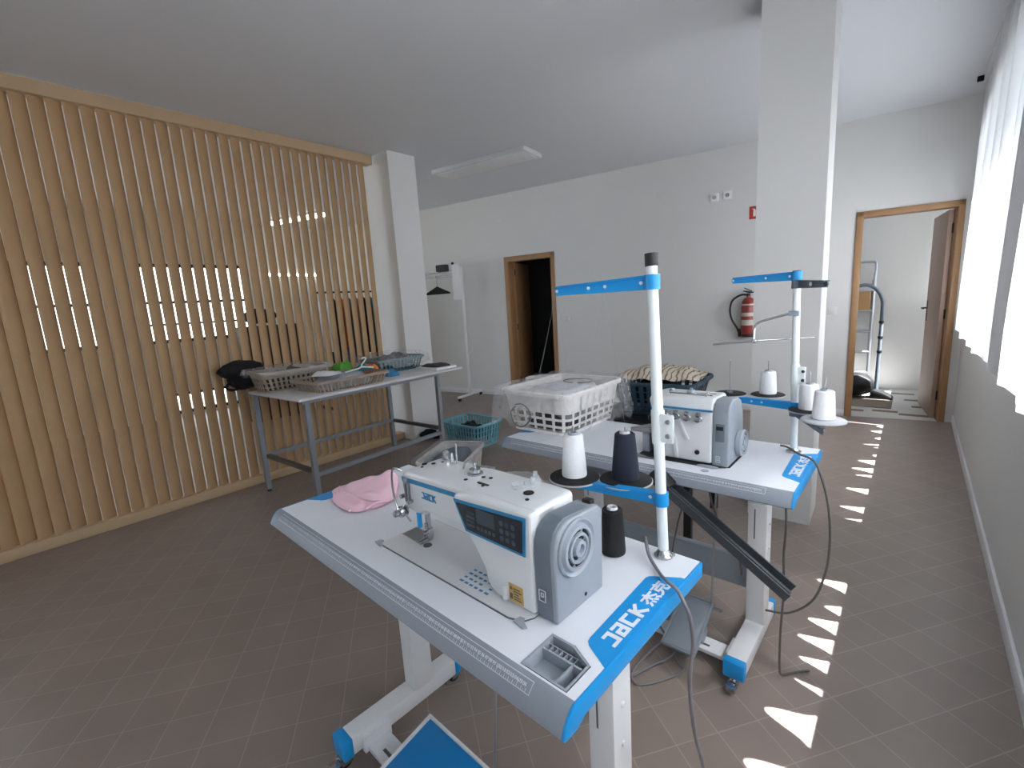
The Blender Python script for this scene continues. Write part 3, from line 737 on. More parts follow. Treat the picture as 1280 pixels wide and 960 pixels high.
# stand on the first table
b1 = Vector((1.122, .482, TZ + .0006)); t1 = Vector((1.092, .490, TZ + .722))
def p1(k): return b1.lerp(t1, k / .722)
s1 = thing('thread_stand', 'white thread stand with blue arms on the rear corner of the lockstitch table', 'thread stand', b1, F1, 'thread stands on the sewing tables')
MB().cyl(b1, t1, .0125, seg=20).build('pole', 'pole_white', s1)
MB().cyl(p1(.695), p1(.7235), .0145, seg=20).build('pole_cap', 'black_plastic', s1)
MB().lathe([(.022, 0), (.022, .004), (.018, .007), (.014, .016), (.013, .018)], b1, seg=28).lathe([(.004, .007), (.004, .012), (0, .012)], b1 + Vector((.024, .003, 0)), seg=10).build('base_flange', 'chrome', s1)
jn = MB(); q = p1(.325); jn.cyl(p1(.285), p1(.365), .0155, seg=20); jn.box((q.x, q.y - .012, q.z - .034), (q.x + .042, q.y - .006, q.z + .034), bev=.004)
jo = jn.build('pole_joint', 'pole_white', s1)
js = MB()
for dz in (-.017, .017): js.lathe([(.005, -.004), (.006, 0), (.006, .002)], (q.x + .029, q.y - .012, q.z + dz), 'y', 12)
js.build('joint_screw', 'steel', jo)
e1 = Vector((.842, .455, TZ + .655)); arm(s1, 'blue', p1(.66), e1, .0165, holes=((.97, True), (.45, True), (.62, False), (.10, False)), name='guide_arm')
lo = Vector((.855, .452, TZ + .140)); arm(s1, 'blue', p1(.147), lo, .016, holes=((.1, False),), name='spool_arm')
dc = [Vector((.873, .468, TZ + .152)), Vector((.995, .528, TZ + .152))]
for c in dc: spool_seat(s1, F1, c, .068, 'disc_black', 'disc_grey')
br = MB()
for c, k in ((dc[0], .93), (dc[1], .45)):
    q = p1(.147).lerp(lo, k); br.cyl((q.x, q.y, TZ + .142), (c.x, c.y, TZ + .142), .006, seg=8)
br.build('disc_bracket', 'steel', s1)
th = MB()
for f, c in ((.97, dc[0]), (.45, dc[1])):
    q = p1(.66).lerp(e1, f); th.tube([q, (c.x, c.y, c.z + .155)], .0002, 5); th.tube([q + Vector((-.004, 0, -.005)), q + Vector((-.06, -.10, -.34)), (.66, .235, TZ + .2785)], .0002, 5, smooth=6)
th.build('thread_strand', 'wheel_grey', s1)
cone(F1, (dc[0].x, dc[0].y, dc[0].z + .0065), .118, .034, .026, 'thread_white', 'white thread cone on the blue-armed stand, alongside the navy cone', 'thread cones')
cone(F1, (dc[1].x, dc[1].y, dc[1].z + .0065), .125, .036, .026, 'thread_navy', 'navy blue thread cone on its disc beside the white pole', 'thread cones')
cone(F1, (1.016, .424, TZ + .0005), .118, .031, .025, 'thread_black', 'black thread cone standing directly on the tabletop behind the lockstitch machine', 'thread cones')
# stand on the second table
b2 = Vector((1.125, .407, TZ + .0006)); t2 = Vector((1.108, .42, TZ + .685))
def p2(k): return b2.lerp(t2, k / .685)
s2 = thing('thread_stand', 'thread stand with four spool discs and a chrome cross bar on the overlock table', 'thread stand', b2, F2, 'thread stands on the sewing tables')
MB().cyl(b2, t2, .0125, seg=20).build('pole', 'pole_white', s2)
MB().cyl(p2(.665), p2(.687), .0145, seg=20).build('pole_cap', 'black_plastic', s2)
MB().lathe([(.026, .001), (.026, .005), (.018, .008), (.014, .016), (.013, .018)], b2, seg=28).build('base_flange', 'chrome', s2)
q = p2(.30); jo = MB().cyl(p2(.26), p2(.34), .0155, seg=20).box((q.x, q.y - .012, q.z - .034), (q.x + .036, q.y - .006, q.z + .034), bev=.004).build('pole_joint', 'pole_white', s2)
js = MB()
for dz in (-.017, .017): js.lathe([(.005, -.004), (.006, 0), (.006, .002)], (q.x + .027, q.y - .012, q.z + dz), 'y', 12)
js.build('joint_screw', 'black_plastic', jo)
arm(s2, 'blue', p2(.668), (.868, .47, TZ + .668), .0165, holes=((.97, True), (.45, True), (.1, False)), name='guide_arm')
a_ = arm(s2, 'cover_grey_dark', p2(.638), (1.232, .22, TZ + .632), .0155, holes=((.95, True), (.5, False)), name='guide_arm'); a_['label'] = 'dark grey guide arm'
arm(s2, 'blue', p2(.180), (.855, .475, TZ + .176), .0165, holes=((.45, False), (.6, False)), name='spool_arm')
a_ = arm(s2, 'cover_grey_dark', p2(.158), (1.245, .19, TZ + .150), .0155, name='spool_arm'); a_['label'] = 'dark grey spool arm'
dd = [Vector((.862, .497, TZ + .190)), Vector((1.000, .535, TZ + .190)), Vector((1.138, .395, TZ + .183)), Vector((1.240, .205, TZ + .187))]
dd[2] = Vector((1.172, .372, TZ + .176))
for i, c in enumerate(dd): spool_seat(s2, F2, c, .064, 'disc_grey' if i == 3 else 'disc_black', 'disc_grey')
br = MB().cyl((dd[0].x, dd[0].y, dd[0].z - .008), (.868, .475, TZ + .18), .006, seg=8).cyl((dd[1].x, dd[1].y, dd[1].z - .008), (1.0, .452, TZ + .18), .006, seg=8).cyl((dd[2].x, dd[2].y, dd[2].z - .008), p2(.17), .006, seg=8).cyl((dd[3].x, dd[3].y, dd[3].z - .010), (1.235, .21, TZ + .155), .008, seg=8)
br.build('disc_bracket', 'steel', s2)
MB().box((1.088, .400, TZ + .522), (1.124, .425, TZ + .542), bev=.003).build('bar_clamp', 'cover_grey', s2)
MB().tube([(1.092, .41, TZ + .532), (1.02, .395, TZ + .512), (.99, .39, TZ + .500), (.978, .39, TZ + .480), (.976, .39, TZ + .43)], .0045, 10, smooth=5).cyl((.828, .375, TZ + .417), (.99, .392, TZ + .431), .0042, seg=10).cyl((.97, .392, TZ + .431), (1.16, .50, TZ + .435), .0032, seg=10).ball((.978, .391, TZ + .431), (.011, .008, .009), 2).build('thread_bar', 'chrome', s2)
cone(F2, (dd[1].x, dd[1].y, dd[1].z + .0065), .096, .033, .028, 'thread_white', 'white thread cone on the overlock stand, alone between the empty disc and the pole', 'thread cones')
cone(F2, (dd[2].x, dd[2].y, dd[2].z + .0065), .096, .033, .028, 'thread_white', 'white thread cone partly hidden behind the outermost cone of the overlock stand', 'thread cones')
cone(F2, (dd[3].x, dd[3].y, dd[3].z + .0065), .096, .033, .028, 'thread_white', 'white thread cone on the pale outermost disc of the overlock stand', 'thread cones')

# ------------------------------------------------------------------ overlock machine
ov = thing('overlock_machine', 'white and grey overlock machine with four tension dials', 'sewing machine', (.80, .24, TZ), F2)
z = TZ
ob = MB().prism([(.095, z + .006), (.100, z + .12), (.106, z + .205), (.120, z + .236), (.150, z + .248), (.26, z + .246), (.30, z + .20), (.31, z + .006)], .700, .918, 'x', bev=.010, seg=3)
ob.prism([(.640, z + .006), (.640, z + .060), (.66, z + .070), (.72, z + .085), (.72, z + .006)], .16, .30, 'y', bev=.005)
ob.prism([(.655, z + .19), (.648, z + .215), (.662, z + .238), (.70, z + .247), (.72, z + .247), (.72, z + .15), (.67, z + .15)], .16, .27, 'y', bev=.008)
ob.build('body', 'machine_white', ov, ang=.5)
# raised front ribs on the casting
MB().prism([(.742, z + .160), (.752, z + .160), (.790, z + .085), (.799, z + .012), (.783, z + .012), (.774, z + .085)], .088, .102, 'y', bev=.002).prism([(.790, z + .165), (.802, z + .165), (.838, z + .09), (.826, z + .09)], .090, .103, 'y', bev=.002).build('front_rib', 'machine_white', ov)
MB().box((.728, .099, z + .2005), (.918, .106, z + .2075)).build('stripe', 'panel_blue', ov)
og = MB().prism([(.098, z + .002), (.103, z + .12), (.108, z + .205), (.122, z + .232), (.150, z + .243), (.22, z + .240), (.255, z + .222), (.275, z + .18), (.300, z + .002)], .918, .975, 'x', bev=.006, seg=3).build('side_cover', 'cover_grey', ov, ang=.5)
dsp = MB().prism([(.930, z + .095), (.962, z + .095), (.962, z + .16), (.930, z + .16)], .098, .106, 'y', bev=.002).build('display', 'cover_grey_dark', ov)
MB().box((.934, .0965, z + .138), (.958, .0985, z + .152)).build('screen', 'panel_dark', dsp)
MB().strokes([[(0, 0), (.014, 0), (.014, .022), (0, .022), (0, 0)], [(.004, .018), (.004, .007), (.010, .007), (.010, .018)]], .002, (.934, .0985, z + .018), (1, 0, 0), (0, 0, 1), (0, -1, 0), .0012).build('power_symbol', 'ruler_white', og)
hw = MB().lathe([(.0, .974), (.050, .974), (.052, .979), (.051, .993), (.046, .998), (.043, .991), (.033, .988), (.031, .995), (.025, .995), (.023, .988), (.012, .988), (.010, .996), (0, .996)], (0, .225, z + .066), 'x', 32).build('hand_wheel', 'wheel_grey', ov, ang=.4)
ws = MB()
for k in range(5):
    a0 = k * 2 * PI / 5; ws.tube([(.9905, .225 + .039 * math.cos(a0 + i * .15), z + .066 + .039 * math.sin(a0 + i * .15)) for i in range(6)], .003, 6)
ws.build('wheel_slot', 'black_plastic', hw)
for k in range(4):
    x = .748 + k * .042
    kb = MB().lathe([(.006, .072), (.010, .073), (.011, .086), (.008, .088), (.013, .091), (.013, .094), (.006, .098), (.006, .105)], (x, 0, z + .176 - k * .001), 'y', 18)
    kb.box((x - .011, .083, z + .183), (x + .004, .098, z + .196), bev=.002); kb.build('tension_knob', 'chrome', ov, ang=.4)
MB().prism([(.588, .118), (.600, .098), (.695, .100), (.705, .20), (.640, .215)], z + .090, z + .100, bev=.002).build('cloth_plate', 'steel', ov)
MB().box((.638, .12, z + .004), (.668, .19, z + .088), bev=.003).build('plate_post', 'cover_grey', ov)
lp = MB()
for i in range(9):
    x, y_, zz = .668 + random.random() * .05, .10 + random.random() * .05, z + .07 + random.random() * .10
    lp.box((x - .010, y_ - .008, zz - .010), (x + .010, y_ + .008, zz + .010), bev=.002)
lp.box((.688, .105, z + .02), (.702, .14, z + .19), bev=.002).cyl((.694, .12, z + .06), (.694, .12, z + .215), .004, seg=10); lp.build('looper_parts', 'black_plastic', ov)
MB().cyl((.682, .13, z + .095), (.682, .13, z + .20), .0035, seg=10).box((.672, .11, z + .101), (.690, .15, z + .110), bev=.002).build('presser_foot', 'chrome', ov)
MB().box((.642, .19, z + .165), (.654, .225, z + .20), bev=.003).build('finger_guard', 'blue', ov)
MB().lathe([(.016, 0), (.017, .006), (.014, .012), (.006, .014), (.006, .02), (0, .021)], (.81, .19, z + .247), seg=24).build('oil_gauge', 'tray_grey', ov)
MB().tube([(.745, .15, z + .248), (.745, .14, z + .262), (.752, .14, z + .266), (.76, .145, z + .260)], .002, 6, smooth=4).tube([(.88, .15, z + .247), (.88, .14, z + .260), (.89, .14, z + .262), (.895, .145, z + .252)], .002, 6, smooth=4).cyl((.735, .16, z + .250), (.90, .16, z + .250), .0022, seg=8).cyl((.82, .20, z + .246), (.90, .20, z + .249), .002, seg=8).build('thread_guide', 'chrome', ov)
MB().lathe([(.0085, .090), (.0085, .097)], (.868, 0, z + .045), 'y', 16).build('screw', 'black_plastic', ov)
MB().prism([(.690, .07), (.93, .075), (.965, .095), (.98, .11), (.98, .31), (.64, .31), (.64, .09)], z + .0005, z + .0045).build('base_gasket', 'black_plastic', ov)
MB().box((.62, .055, z + .0004), (.745, .092, z + .0024)).build('cover_plate', 'steel', ov)
hz = MB().prism([(.875, .070), (.930, .066), (.950, .078), (.935, .088), (.885, .086)], z + .0005, z + .006, bev=.001).build('bed_hinge', 'tray_grey', ov)
MB().lathe([(.0, .0), (.014, 0), (.014, .0008), (0, .0008)], (.915, .038, z + .0002), seg=20).build('floor_plug', 'tray_grey', ov)

# ------------------------------------------------------------------ soft goods
def patch(outline, h, seed, amp=.4, rings=14, n=72, freq=12., edge=5.):
    """soft closed heap: outline polygon (x,y), thickness h at centre, rumpled top"""
    pts = catmull([Vector((x, y, 0)) for x, y in outline], 6, True); L = len(pts)
    c = sum(pts, Vector()) / L
    def P(u, v):
        p = pts[int(u * L) % L]; q = c.lerp(p, v)
        k = noise.noise(Vector((q.x * freq, q.y * freq, seed))) + .5 * noise.noise(Vector((q.x * freq * 2.3, q.y * freq * 2.3, seed + 5)))
        return Vector((q.x, q.y, max(.0015, h * (1 - v ** edge) * (1 + amp * k) + .003)))
    m = MB(); m.grid(P, L, rings, True); m.grid(lambda u, v: (lambda w: Vector((w.x, w.y, .0005)))(P(u, v)), L, 2, True)
    bmesh.ops.remove_doubles(m.bm, verts=m.bm.verts[:], dist=1e-5)
    return m
def shift(m, v, Mx=None):
    if Mx: m.bm.transform(Mx)
    bmesh.ops.translate(m.bm, verts=m.bm.verts[:], vec=v); return m
pk = patch([(.005, .178), (.055, .160), (.110, .148), (.20, .148), (.262, .170), (.276, .215), (.266, .275), (.19, .335), (.13, .365), (.085, .345), (.04, .285), (.000, .232)], .014, 3., .5, freq=11, edge=9)
for v in pk.bm.verts:
    if v.co.z > .002: v.co.z += .006 * max(0, math.sin(34 * (v.co.x + .5 * v.co.y)))
pk2 = patch([(.055, .20), (.12, .178), (.20, .182), (.258, .205), (.262, .262), (.215, .318), (.16, .352), (.115, .330), (.075, .275)], .020, 9., .45, freq=13, edge=8)
for v in pk2.bm.verts:
    if v.co.z > .002:
        v.co.z += .034 * math.exp(-(((v.co.x - .165) / .035) ** 2 + ((v.co.y - .325) / .04) ** 2)) + .012 * math.exp(-(((v.co.x - .10) / .03) ** 2 + ((v.co.y - .275) / .04) ** 2)) + .005 * math.sin(40 * (v.co.y - .6 * v.co.x))
shift(pk2, (0, 0, .012)); pk._add(pk2.bm)
pk3 = patch([(.085, .138), (.165, .120), (.245, .130), (.266, .168), (.205, .192), (.115, .190), (.078, .17)], .016, 14., .4, freq=14, edge=8)
shift(pk3, (0, 0, .003)); pk._add(pk3.bm)
for a, b in (((.075, .150), (.245, .120)), ((.02, .20), (.09, .155)), ((.27, .16), (.28, .24))):
    pk.tube([(a[0], a[1], .012), ((a[0] + b[0]) / 2, (a[1] + b[1]) / 2 - .004, .02), (b[0], b[1], .014)], .0045, 8, smooth=6)
shift(pk, (0, 0, TZ + .001))
single(pk, 'pink_cloth', 'pink', 'crumpled pale pink cloth lying on the white table beside the needle', 'cloth', (.14, .24, TZ), F1, ang=1.5)

def basket(name, label, F, cx, cy, z0, w, l, h, m, rimover=.03, bars=(10, 14), rows=3, rot=0., group='laundry baskets', vb=.56, top=0.):
    Fb = F @ Matrix.Translation((cx, cy, z0)) @ Matrix.Rotation(math.radians(rot), 4, 'Z')
    t = thing(name, label, 'basket', (0, 0, 0), Fb, group)
    tp = rimover
    def corner(sx, sy, k, r=.045):   # rounded rect ring at height fraction k
        hx, hy = w / 2 + tp * k, l / 2 + tp * k; out = []
        for qx, qy, a0 in ((1, 1, 0), (-1, 1, 90), (-1, -1, 180), (1, -1, 270)):
            for i in range(5):
                a = math.radians(a0 + i * 22.5); out.append((qx * (hx - r) + r * math.cos(a), qy * (hy - r) + r * math.sin(a)))
        return out
    def ringpt(s, k):               # s in 0..1 round the ring
        R = corner(0, 0, k); n = len(R); seg = [(Vector(R[i]), Vector(R[(i + 1) % n])) for i in range(n)]
        Ls = [(b - a).length for a, b in seg]; T = sum(Ls) * s
        for (a, b), q in zip(seg, Ls):
            if T <= q: return a.lerp(b, T / q if q else 0)
            T -= q
        return seg[-1][1]
    body = MB()
    body.prism(corner(0, 0, 0), .0, .006)
    N = 2 * (bars[0] + bars[1])
    for i in range(N):
        s0, s1_ = (i + .5 - vb / 2) / N, (i + .5 + vb / 2) / N
        for k0, k1 in ((.10, .95),):
            a, b, c_, d_ = ringpt(s0, k0), ringpt(s1_, k0), ringpt(s1_, k1), ringpt(s0, k1)
            body.quadloop([(a.x, a.y, h * k0), (b.x, b.y, h * k0), (c_.x, c_.y, h * k1), (d_.x, d_.y, h * k1)])
    for r in range(rows + 1):
        k = .0 + (.92 - top) * r / rows
        kh = .07 if r == 0 else (.08 + top if r == rows else .06 if top else .035)
        body.grid(lambda u, v: (lambda p: (p.x, p.y, h * min(1, k + kh * v)))(ringpt(u % 1., min(1, k + kh * v))), 64, 1, True)
    bm_ = body.bm
    ret = bmesh.ops.solidify(bm_, geom=bm_.faces[:], thickness=.0025)
    body.build('shell', m, t, ang=.5)
    rim = MB(); R = [ringpt(i / 64, 1.) for i in range(64)]
    rim.grid(lambda u, v: (lambda p, q: ((p.x + (q[0]) * p.x / math.hypot(p.x, p.y)), p.y + q[0] * p.y / math.hypot(p.x, p.y), h + q[1]))(ringpt(u % 1., 1.), [(-.004, -.012), (-.004, .004), (.012, .006), (.018, .0), (.017, -.016), (.014, -.016), (.013, -.002), (0, -.002), (-.001, -.012)][int(round(v * 8))]), 64, 8, True)
    rim.build('rim', m, t)
    return t, Fb
def heap(name, label, Fb, w, l, z0, h, m, seed, cat='clothes', off=(0, 0), rot=0., group='clothes and cloths in baskets', amp=.6, edge=4):
    ol = []
    for i in range(12):
        a = 2 * PI * i / 12; r = 1 + .12 * noise.noise(Vector((math.cos(a) * 2, math.sin(a) * 2, seed * 3.7)))
        x = w / 2 * r * max(-1, min(1, 1.25 * math.cos(a))); y = l / 2 * r * max(-1, min(1, 1.25 * math.sin(a)))
        ol.append((x, y))
    p = patch(ol, h, seed, amp, freq=max(6., 2.2 / min(w, l)), edge=edge)
    Fh = Fb @ Matrix.Translation((off[0], off[1], z0)) @ Matrix.Rotation(math.radians(rot), 4, 'Z')
    o = p.build(name, m, ang=1.4); o.matrix_world = Fh
    return tag(o, label, cat, group)
def film(name, label, Fb, w, l, z0, drop, seed, cat='plastic film', m='film', sag=.02, group=None, irr=.35, over=.02):
    def P(u, v):
        a = 2 * PI * u; c_, s_ = math.cos(a), math.sin(a); k = 1 / max(abs(c_) / (w / 2), abs(s_) / (l / 2)) ** 1
        rr = min(k, math.hypot(w / 2, l / 2) * .96)
        nz = noise.noise(Vector((c_ * 3, s_ * 3, seed))); n2 = noise.noise(Vector((c_ * 9, s_ * 9, seed + v * 3)))
        if v <= .5:
            q = v / .5; return Vector((rr * q * c_, rr * q * s_, z0 - sag * (1 - q ** 2) + .008 * noise.noise(Vector((q * c_ * 5, q * s_ * 5, seed)))))
        q = (v - .5) / .5; f = rr + over * (.4 + q) + .010 * n2 * q
        return Vector((f * c_, f * s_, z0 - drop * q * (1 + irr * nz * 2)))
    g = MB().grid(P, 96, 20, True); bmesh.ops.remove_doubles(g.bm, verts=g.bm.verts[:], dist=1e-5)
    o = g.build(name, m, ang=4, recalc=False); o.matrix_world = Fb
    return tag(o, label, cat, group)
def hangerish(pts, r, name, m, label, F=WORLD, base=(0, 0, 0)):
    return single(MB().tube(pts, r, 8, smooth=6), name, m, label, 'hanger', base, F)

# plastic-wrapped white basket on the second table
bk, Fb = basket('laundry_basket', 'white slotted laundry basket wrapped in clear film on the overlock table', F2, .085, .355, TZ + .001, .34, .44, .205, 'basket_white', .032, (6, 8), 3, vb=.26, top=.40)
heap('folded_garments', 'pale folded garments inside the film-wrapped white basket', Fb, .29, .39, .125, .075, 'cloth_white', 1., amp=.06, edge=14)
heap('dark_garments', 'dark garments showing through the slots of the film-wrapped white basket', Fb, .25, .34, .010, .095, 'cloth_charcoal', 41., amp=.1)
hangerish([(-.10, -.266, .13), (-.13, -.266, .10), (-.12, -.266, .05), (-.07, -.266, .03), (-.02, -.266, .06), (-.01, -.266, .11), (-.05, -.267, .145), (-.10, -.267, .14)], .003, 'wire_loop', 'cable_dark', 'dark looped wire pressed against the end of the film-wrapped basket', Fb)
hangerish([(.08, .02, .2115), (.12, .06, .2115), (.10, .13, .2115), (.03, .14, .2115), (-.03, .10, .2115), (-.02, .04, .2115), (.05, .02, .2115)], .0025, 'wire_loop', 'cable_dark', 'dark looped wire on top of the film-wrapped white basket', Fb)
film('plastic_film', 'clear crinkled plastic film draped over the white basket', Fb, .45, .57, .228, .155, 2.3, irr=.5, over=.030, sag=.004)

# ------------------------------------------------------------------ white work table by the screen
F3 = frame((-3.165, 1.400, 0), 2.2)     # local: x negative towards the screen, y along the table
wt = thing('work_table', 'long white-topped work table on grey steel legs beside the slatted screen', 'table', (-.39, .83, 0), F3)
ZW = .835; WX, WY = -.80, 1.60
MB().box((WX, 0, ZW - .018), (0, WY, ZW), bev=.002).build('tabletop', 'laminate', wt)
for lx, ly in ((-.075, .085), (-.075, 1.34), (WX + .03, .03), (WX + .03, 1.30)):
    lg = MB().box((lx - .018, ly - .018, .02), (lx + .018, ly + .018, ZW - .018)); l_ = lg.build('leg', 'leg_steel', wt)
    MB().cyl((lx, ly, 0), (lx, ly, .021), .016, .014, seg=14).build('foot_pad', 'black_plastic', l_)
st_ = MB()
st_.box((-.090, .103, .235), (-.060, 1.322, .265))
st_.build('stretcher', 'leg_steel', wt)
MB().box((WX + .015, .048, .285), (WX + .045, 1.282, .315)).build('stretcher', 'leg_steel', wt)
MB().box((WX + .048, .042, .28), (-.093, .072, .31)).build('stretcher', 'leg_dark', wt)
MB().box((WX + .048, 1.305, .28), (-.093, 1.335, .31)).build('stretcher', 'leg_dark', wt)
for x in (-.075, WX + .03): MB().box((x - .015, .05, ZW - .05), (x + .015, 1.36, ZW - .0185)).build('rail', 'leg_steel', wt)

b_, Fq = basket('laundry_basket', 'shallow beige slotted basket at the work table edge, holding a white hanger', F3, -.232, .475, ZW + .001, .36, .56, .085, 'basket_beige', .03, (13, 19), 2, vb=.5)
heap('loose_garments', 'grey and white garments heaped in the shallow beige basket', Fq, .29, .45, .008, .085, 'cloth_grey', 4., amp=.35)
heap('folded_shirt', 'pale folded shirt on top of the shallow beige basket', Fq, .18, .18, .112, .025, 'cloth_white', 6., off=(.04, -.14), rot=20)
heap('teal_cloth', 'teal cloth at the pillar end of the shallow beige basket', Fq, .14, .11, .11, .03, 'cloth_teal', 7., off=(.05, .17))
hk = MB().tube([(.10, -.02, .115), (.16, .06, .135), (.17, .09, .145), (.16, .20, .125)], .006, 8, smooth=6).tube([(.165, .085, .143), (.172, .088, .165), (.185, .105, .190), (.178, .125, .208), (.165, .115, .215), (.160, .095, .205)], .0055, 8, smooth=6)
single(hk, 'coat_hanger', 'white_paint', 'white plastic coat hanger lying on clothes in the shallow beige basket', 'hanger', (.14, .06, .11), Fq)
b_, Fq = basket('laundry_basket', 'beige basket covered with clear film beside the black bag', F3, -.645, .27, ZW + .001, .22, .48, .155, 'basket_beige', .028, (6, 12), 3, vb=.5, top=.25)
heap('folded_garments', 'dark garments inside the film-covered beige basket', Fq, .165, .40, .01, .14, 'cloth_charcoal', 11., amp=.3)
film('plastic_film', 'clear film stretched over the beige basket beside the black bag', Fq, .335, .595, .176, .05, 5.1, over=.014, sag=-.02)
b_, Fq = basket('laundry_basket', 'dark teal basket wrapped in clear film near the pillar end of the work table', F3, -.56, 1.235, ZW + .001, .26, .46, .12, 'basket_tealdark', .03, (7, 11), 3)
heap('folded_garments', 'charcoal garments inside the dark teal film-wrapped basket', Fq, .20, .37, .01, .145, 'cloth_charcoal', 13., amp=.3)
film('plastic_film', 'clear film with bright wrinkles over the dark teal basket on the work table', Fq, .38, .58, .155, .10, 8.4, over=.014, sag=-.035)
heap('orange_cloth', 'orange folded cloth between the shallow beige basket and the teal one', F3, .26, .085, ZW + .001, .105, 'cloth_orange', 15., off=(-.40, .868), amp=.2)
heap('blue_cloth', 'bright blue folded cloth lying next to the orange one', F3, .13, .12, ZW + .001, .045, 'cloth_blue', 16., off=(-.265, .975), amp=.3)
heap('green_cloth', 'green folded cloth against the slats behind the shallow beige basket', F3, .16, .20, ZW + .001, .13, 'cloth_green', 17., off=(-.64, .74), amp=.25)
o = single(MB().box((-.345, 1.325, ZW + .001), (-.05, 1.575, ZW + .022), bev=.003), 'garment_box', 'white_paint', 'flat white box at the bare end of the work table under dark cloth', 'box', (-.25, 1.45, ZW), F3)
heap('dark_cloth', 'charcoal folded cloth on the flat white box', F3, .26, .20, ZW + .0225, .022, 'cloth_charcoal', 19., off=(-.20, 1.45))
bg = MB()
bg.ball((-.905, .02, 1.005), (.075, .17, .075), 4, lambda n: 1 + .16 * noise.noise(n * 2.2)); bg.ball((-.905, .03, .935), (.065, .13, .09), 4, lambda n: 1 + .15 * noise.noise(n * 2.5 + Vector((3, 0, 0))))
bg.tube([(-.88, -.09, .93), (-.88, -.12, .88), (-.885, -.07, .855), (-.90, .0, .87)], .010, 8, smooth=6)
single(bg, 'black_bag', 'cloth_black', 'black soft bag squeezed between the work table corner and the slats', 'bag', (-.86, 0, .84), F3, ang=1.5)

# baskets and bag on the floor
b_, Fq = basket('laundry_basket', 'teal slotted laundry basket on the floor under the bare end of the work table', WORLD, -3.40, 3.23, .001, .46, .32, .235, 'basket_teal', .03, (12, 9), 4)
heap('dark_garments', 'dark garments in the teal basket on the floor', Fq, .36, .23, .01, .19, 'cloth_dark', 21., amp=.3)
b_, Fq = basket('laundry_basket', 'white laundry basket of blue denim on the floor behind the lockstitch machine', WORLD, -2.70, 2.325, .001, .30, .48, .27, 'basket_white', .032, (6, 9), 4, rot=26, vb=.7, top=.3)
heap('denim_garments', 'blue denim garments filling the white floor basket', Fq, .27, .44, .10, .158, 'cloth_denim', 23., amp=.06, edge=14)
film('plastic_film', 'clear film lying over the blue denim in the white floor basket', Fq, .42, .60, .296, .05, 3.3, over=.014, sag=.008)
bb = MB().ball((-3.93, 3.08, .055), (.07, .10, .055), 3, lambda n: 1 + .2 * noise.noise(n * 2)); bb.ball((-3.86, 3.14, .035), (.05, .07, .035), 3, lambda n: 1 + .2 * noise.noise(n * 3))
single(bb, 'black_pouch', 'cloth_black', 'small black pouch on the floor against the foot of the narrow pillar', 'bag', (-3.92, 3.1, 0), ang=1.5)
# plastic bag resting on the back of the lockstitch table
pb = MB().ball((.735, .385, TZ + .088), (.13, .085, .062), 4, lambda n: 1 + .35 * noise.noise(n * 2.3) + .12 * noise.noise(n * 6))
single(pb, 'plastic_bag', 'film', 'clear crumpled plastic bag behind the lockstitch machine', 'plastic bag', (.735, .385, TZ), F1, ang=4)

# ------------------------------------------------------------------ dark table with navy basket behind the overlock
F4 = frame((-1.16, 2.66, 0), 4)
dt = thing('side_table', 'low black table behind the overlock machine carrying the navy basket', 'table', (0, 0, 0), F4)
MB().box((-.30, -.30, .67), (.30, .34, .70), bev=.003).build('tabletop', 'black_plastic', dt)
for x in (-.27, .27):
    for y in (-.27, .31): MB().box((x - .02, y - .02, 0), (x + .02, y + .02, .67), bev=.002).build('leg', 'black_plastic', dt)
MB().box((-.27, -.285, .56), (.27, -.27, .67)).box((-.27, .31, .56), (.27, .325, .67)).build('apron', 'black_plastic', dt)
b_, Fq = basket('laundry_basket', 'navy blue slotted basket of cream and black clothes on the black table', F4, .015, .05, .701, .40, .34, .195, 'basket_navy', .045, (10, 8), 4)
heap('black_garments', 'black garments beneath the cream ones in the navy basket', Fq, .33, .27, .06, .115, 'cloth_black', 31., amp=.3)
hp = patch([(-.22, -.17), (-.05, -.19), (.12, -.185), (.24, -.13), (.245, .1), (.12, .19), (-.1, .19), (-.23, .1)], .052, 33., .18, freq=9, edge=3)
for v in hp.bm.verts:
    v.co.z += .007 * math.sin(v.co.x * 50 + v.co.y * 12) + .008
o = hp.build('cream_garments', 'cloth_striped', ang=1.4); o.matrix_world = Fq @ Matrix.Translation((0, 0, .205)); tag(o, 'cream striped garments piled on top in the navy basket', 'clothes', 'clothes and cloths in baskets')

tb = thing('plastic_tub', 'tall pale plastic tub in front of the dark doorway', 'tub', (-3.05, 4.0, 0))
MB().lathe([(.12, 0), (.125, .004), (.165, .56), (.16, .56), (.12, .01), (0, .01)], (-3.05, 4., 0), seg=36).build('bin_wall', 'basket_white', tb)
MB().lathe([(.160, .555), (.160, .585), (.178, .585), (.180, .555)], (-3.05, 4., 0), seg=36).build('rim', 'basket_white', tb)

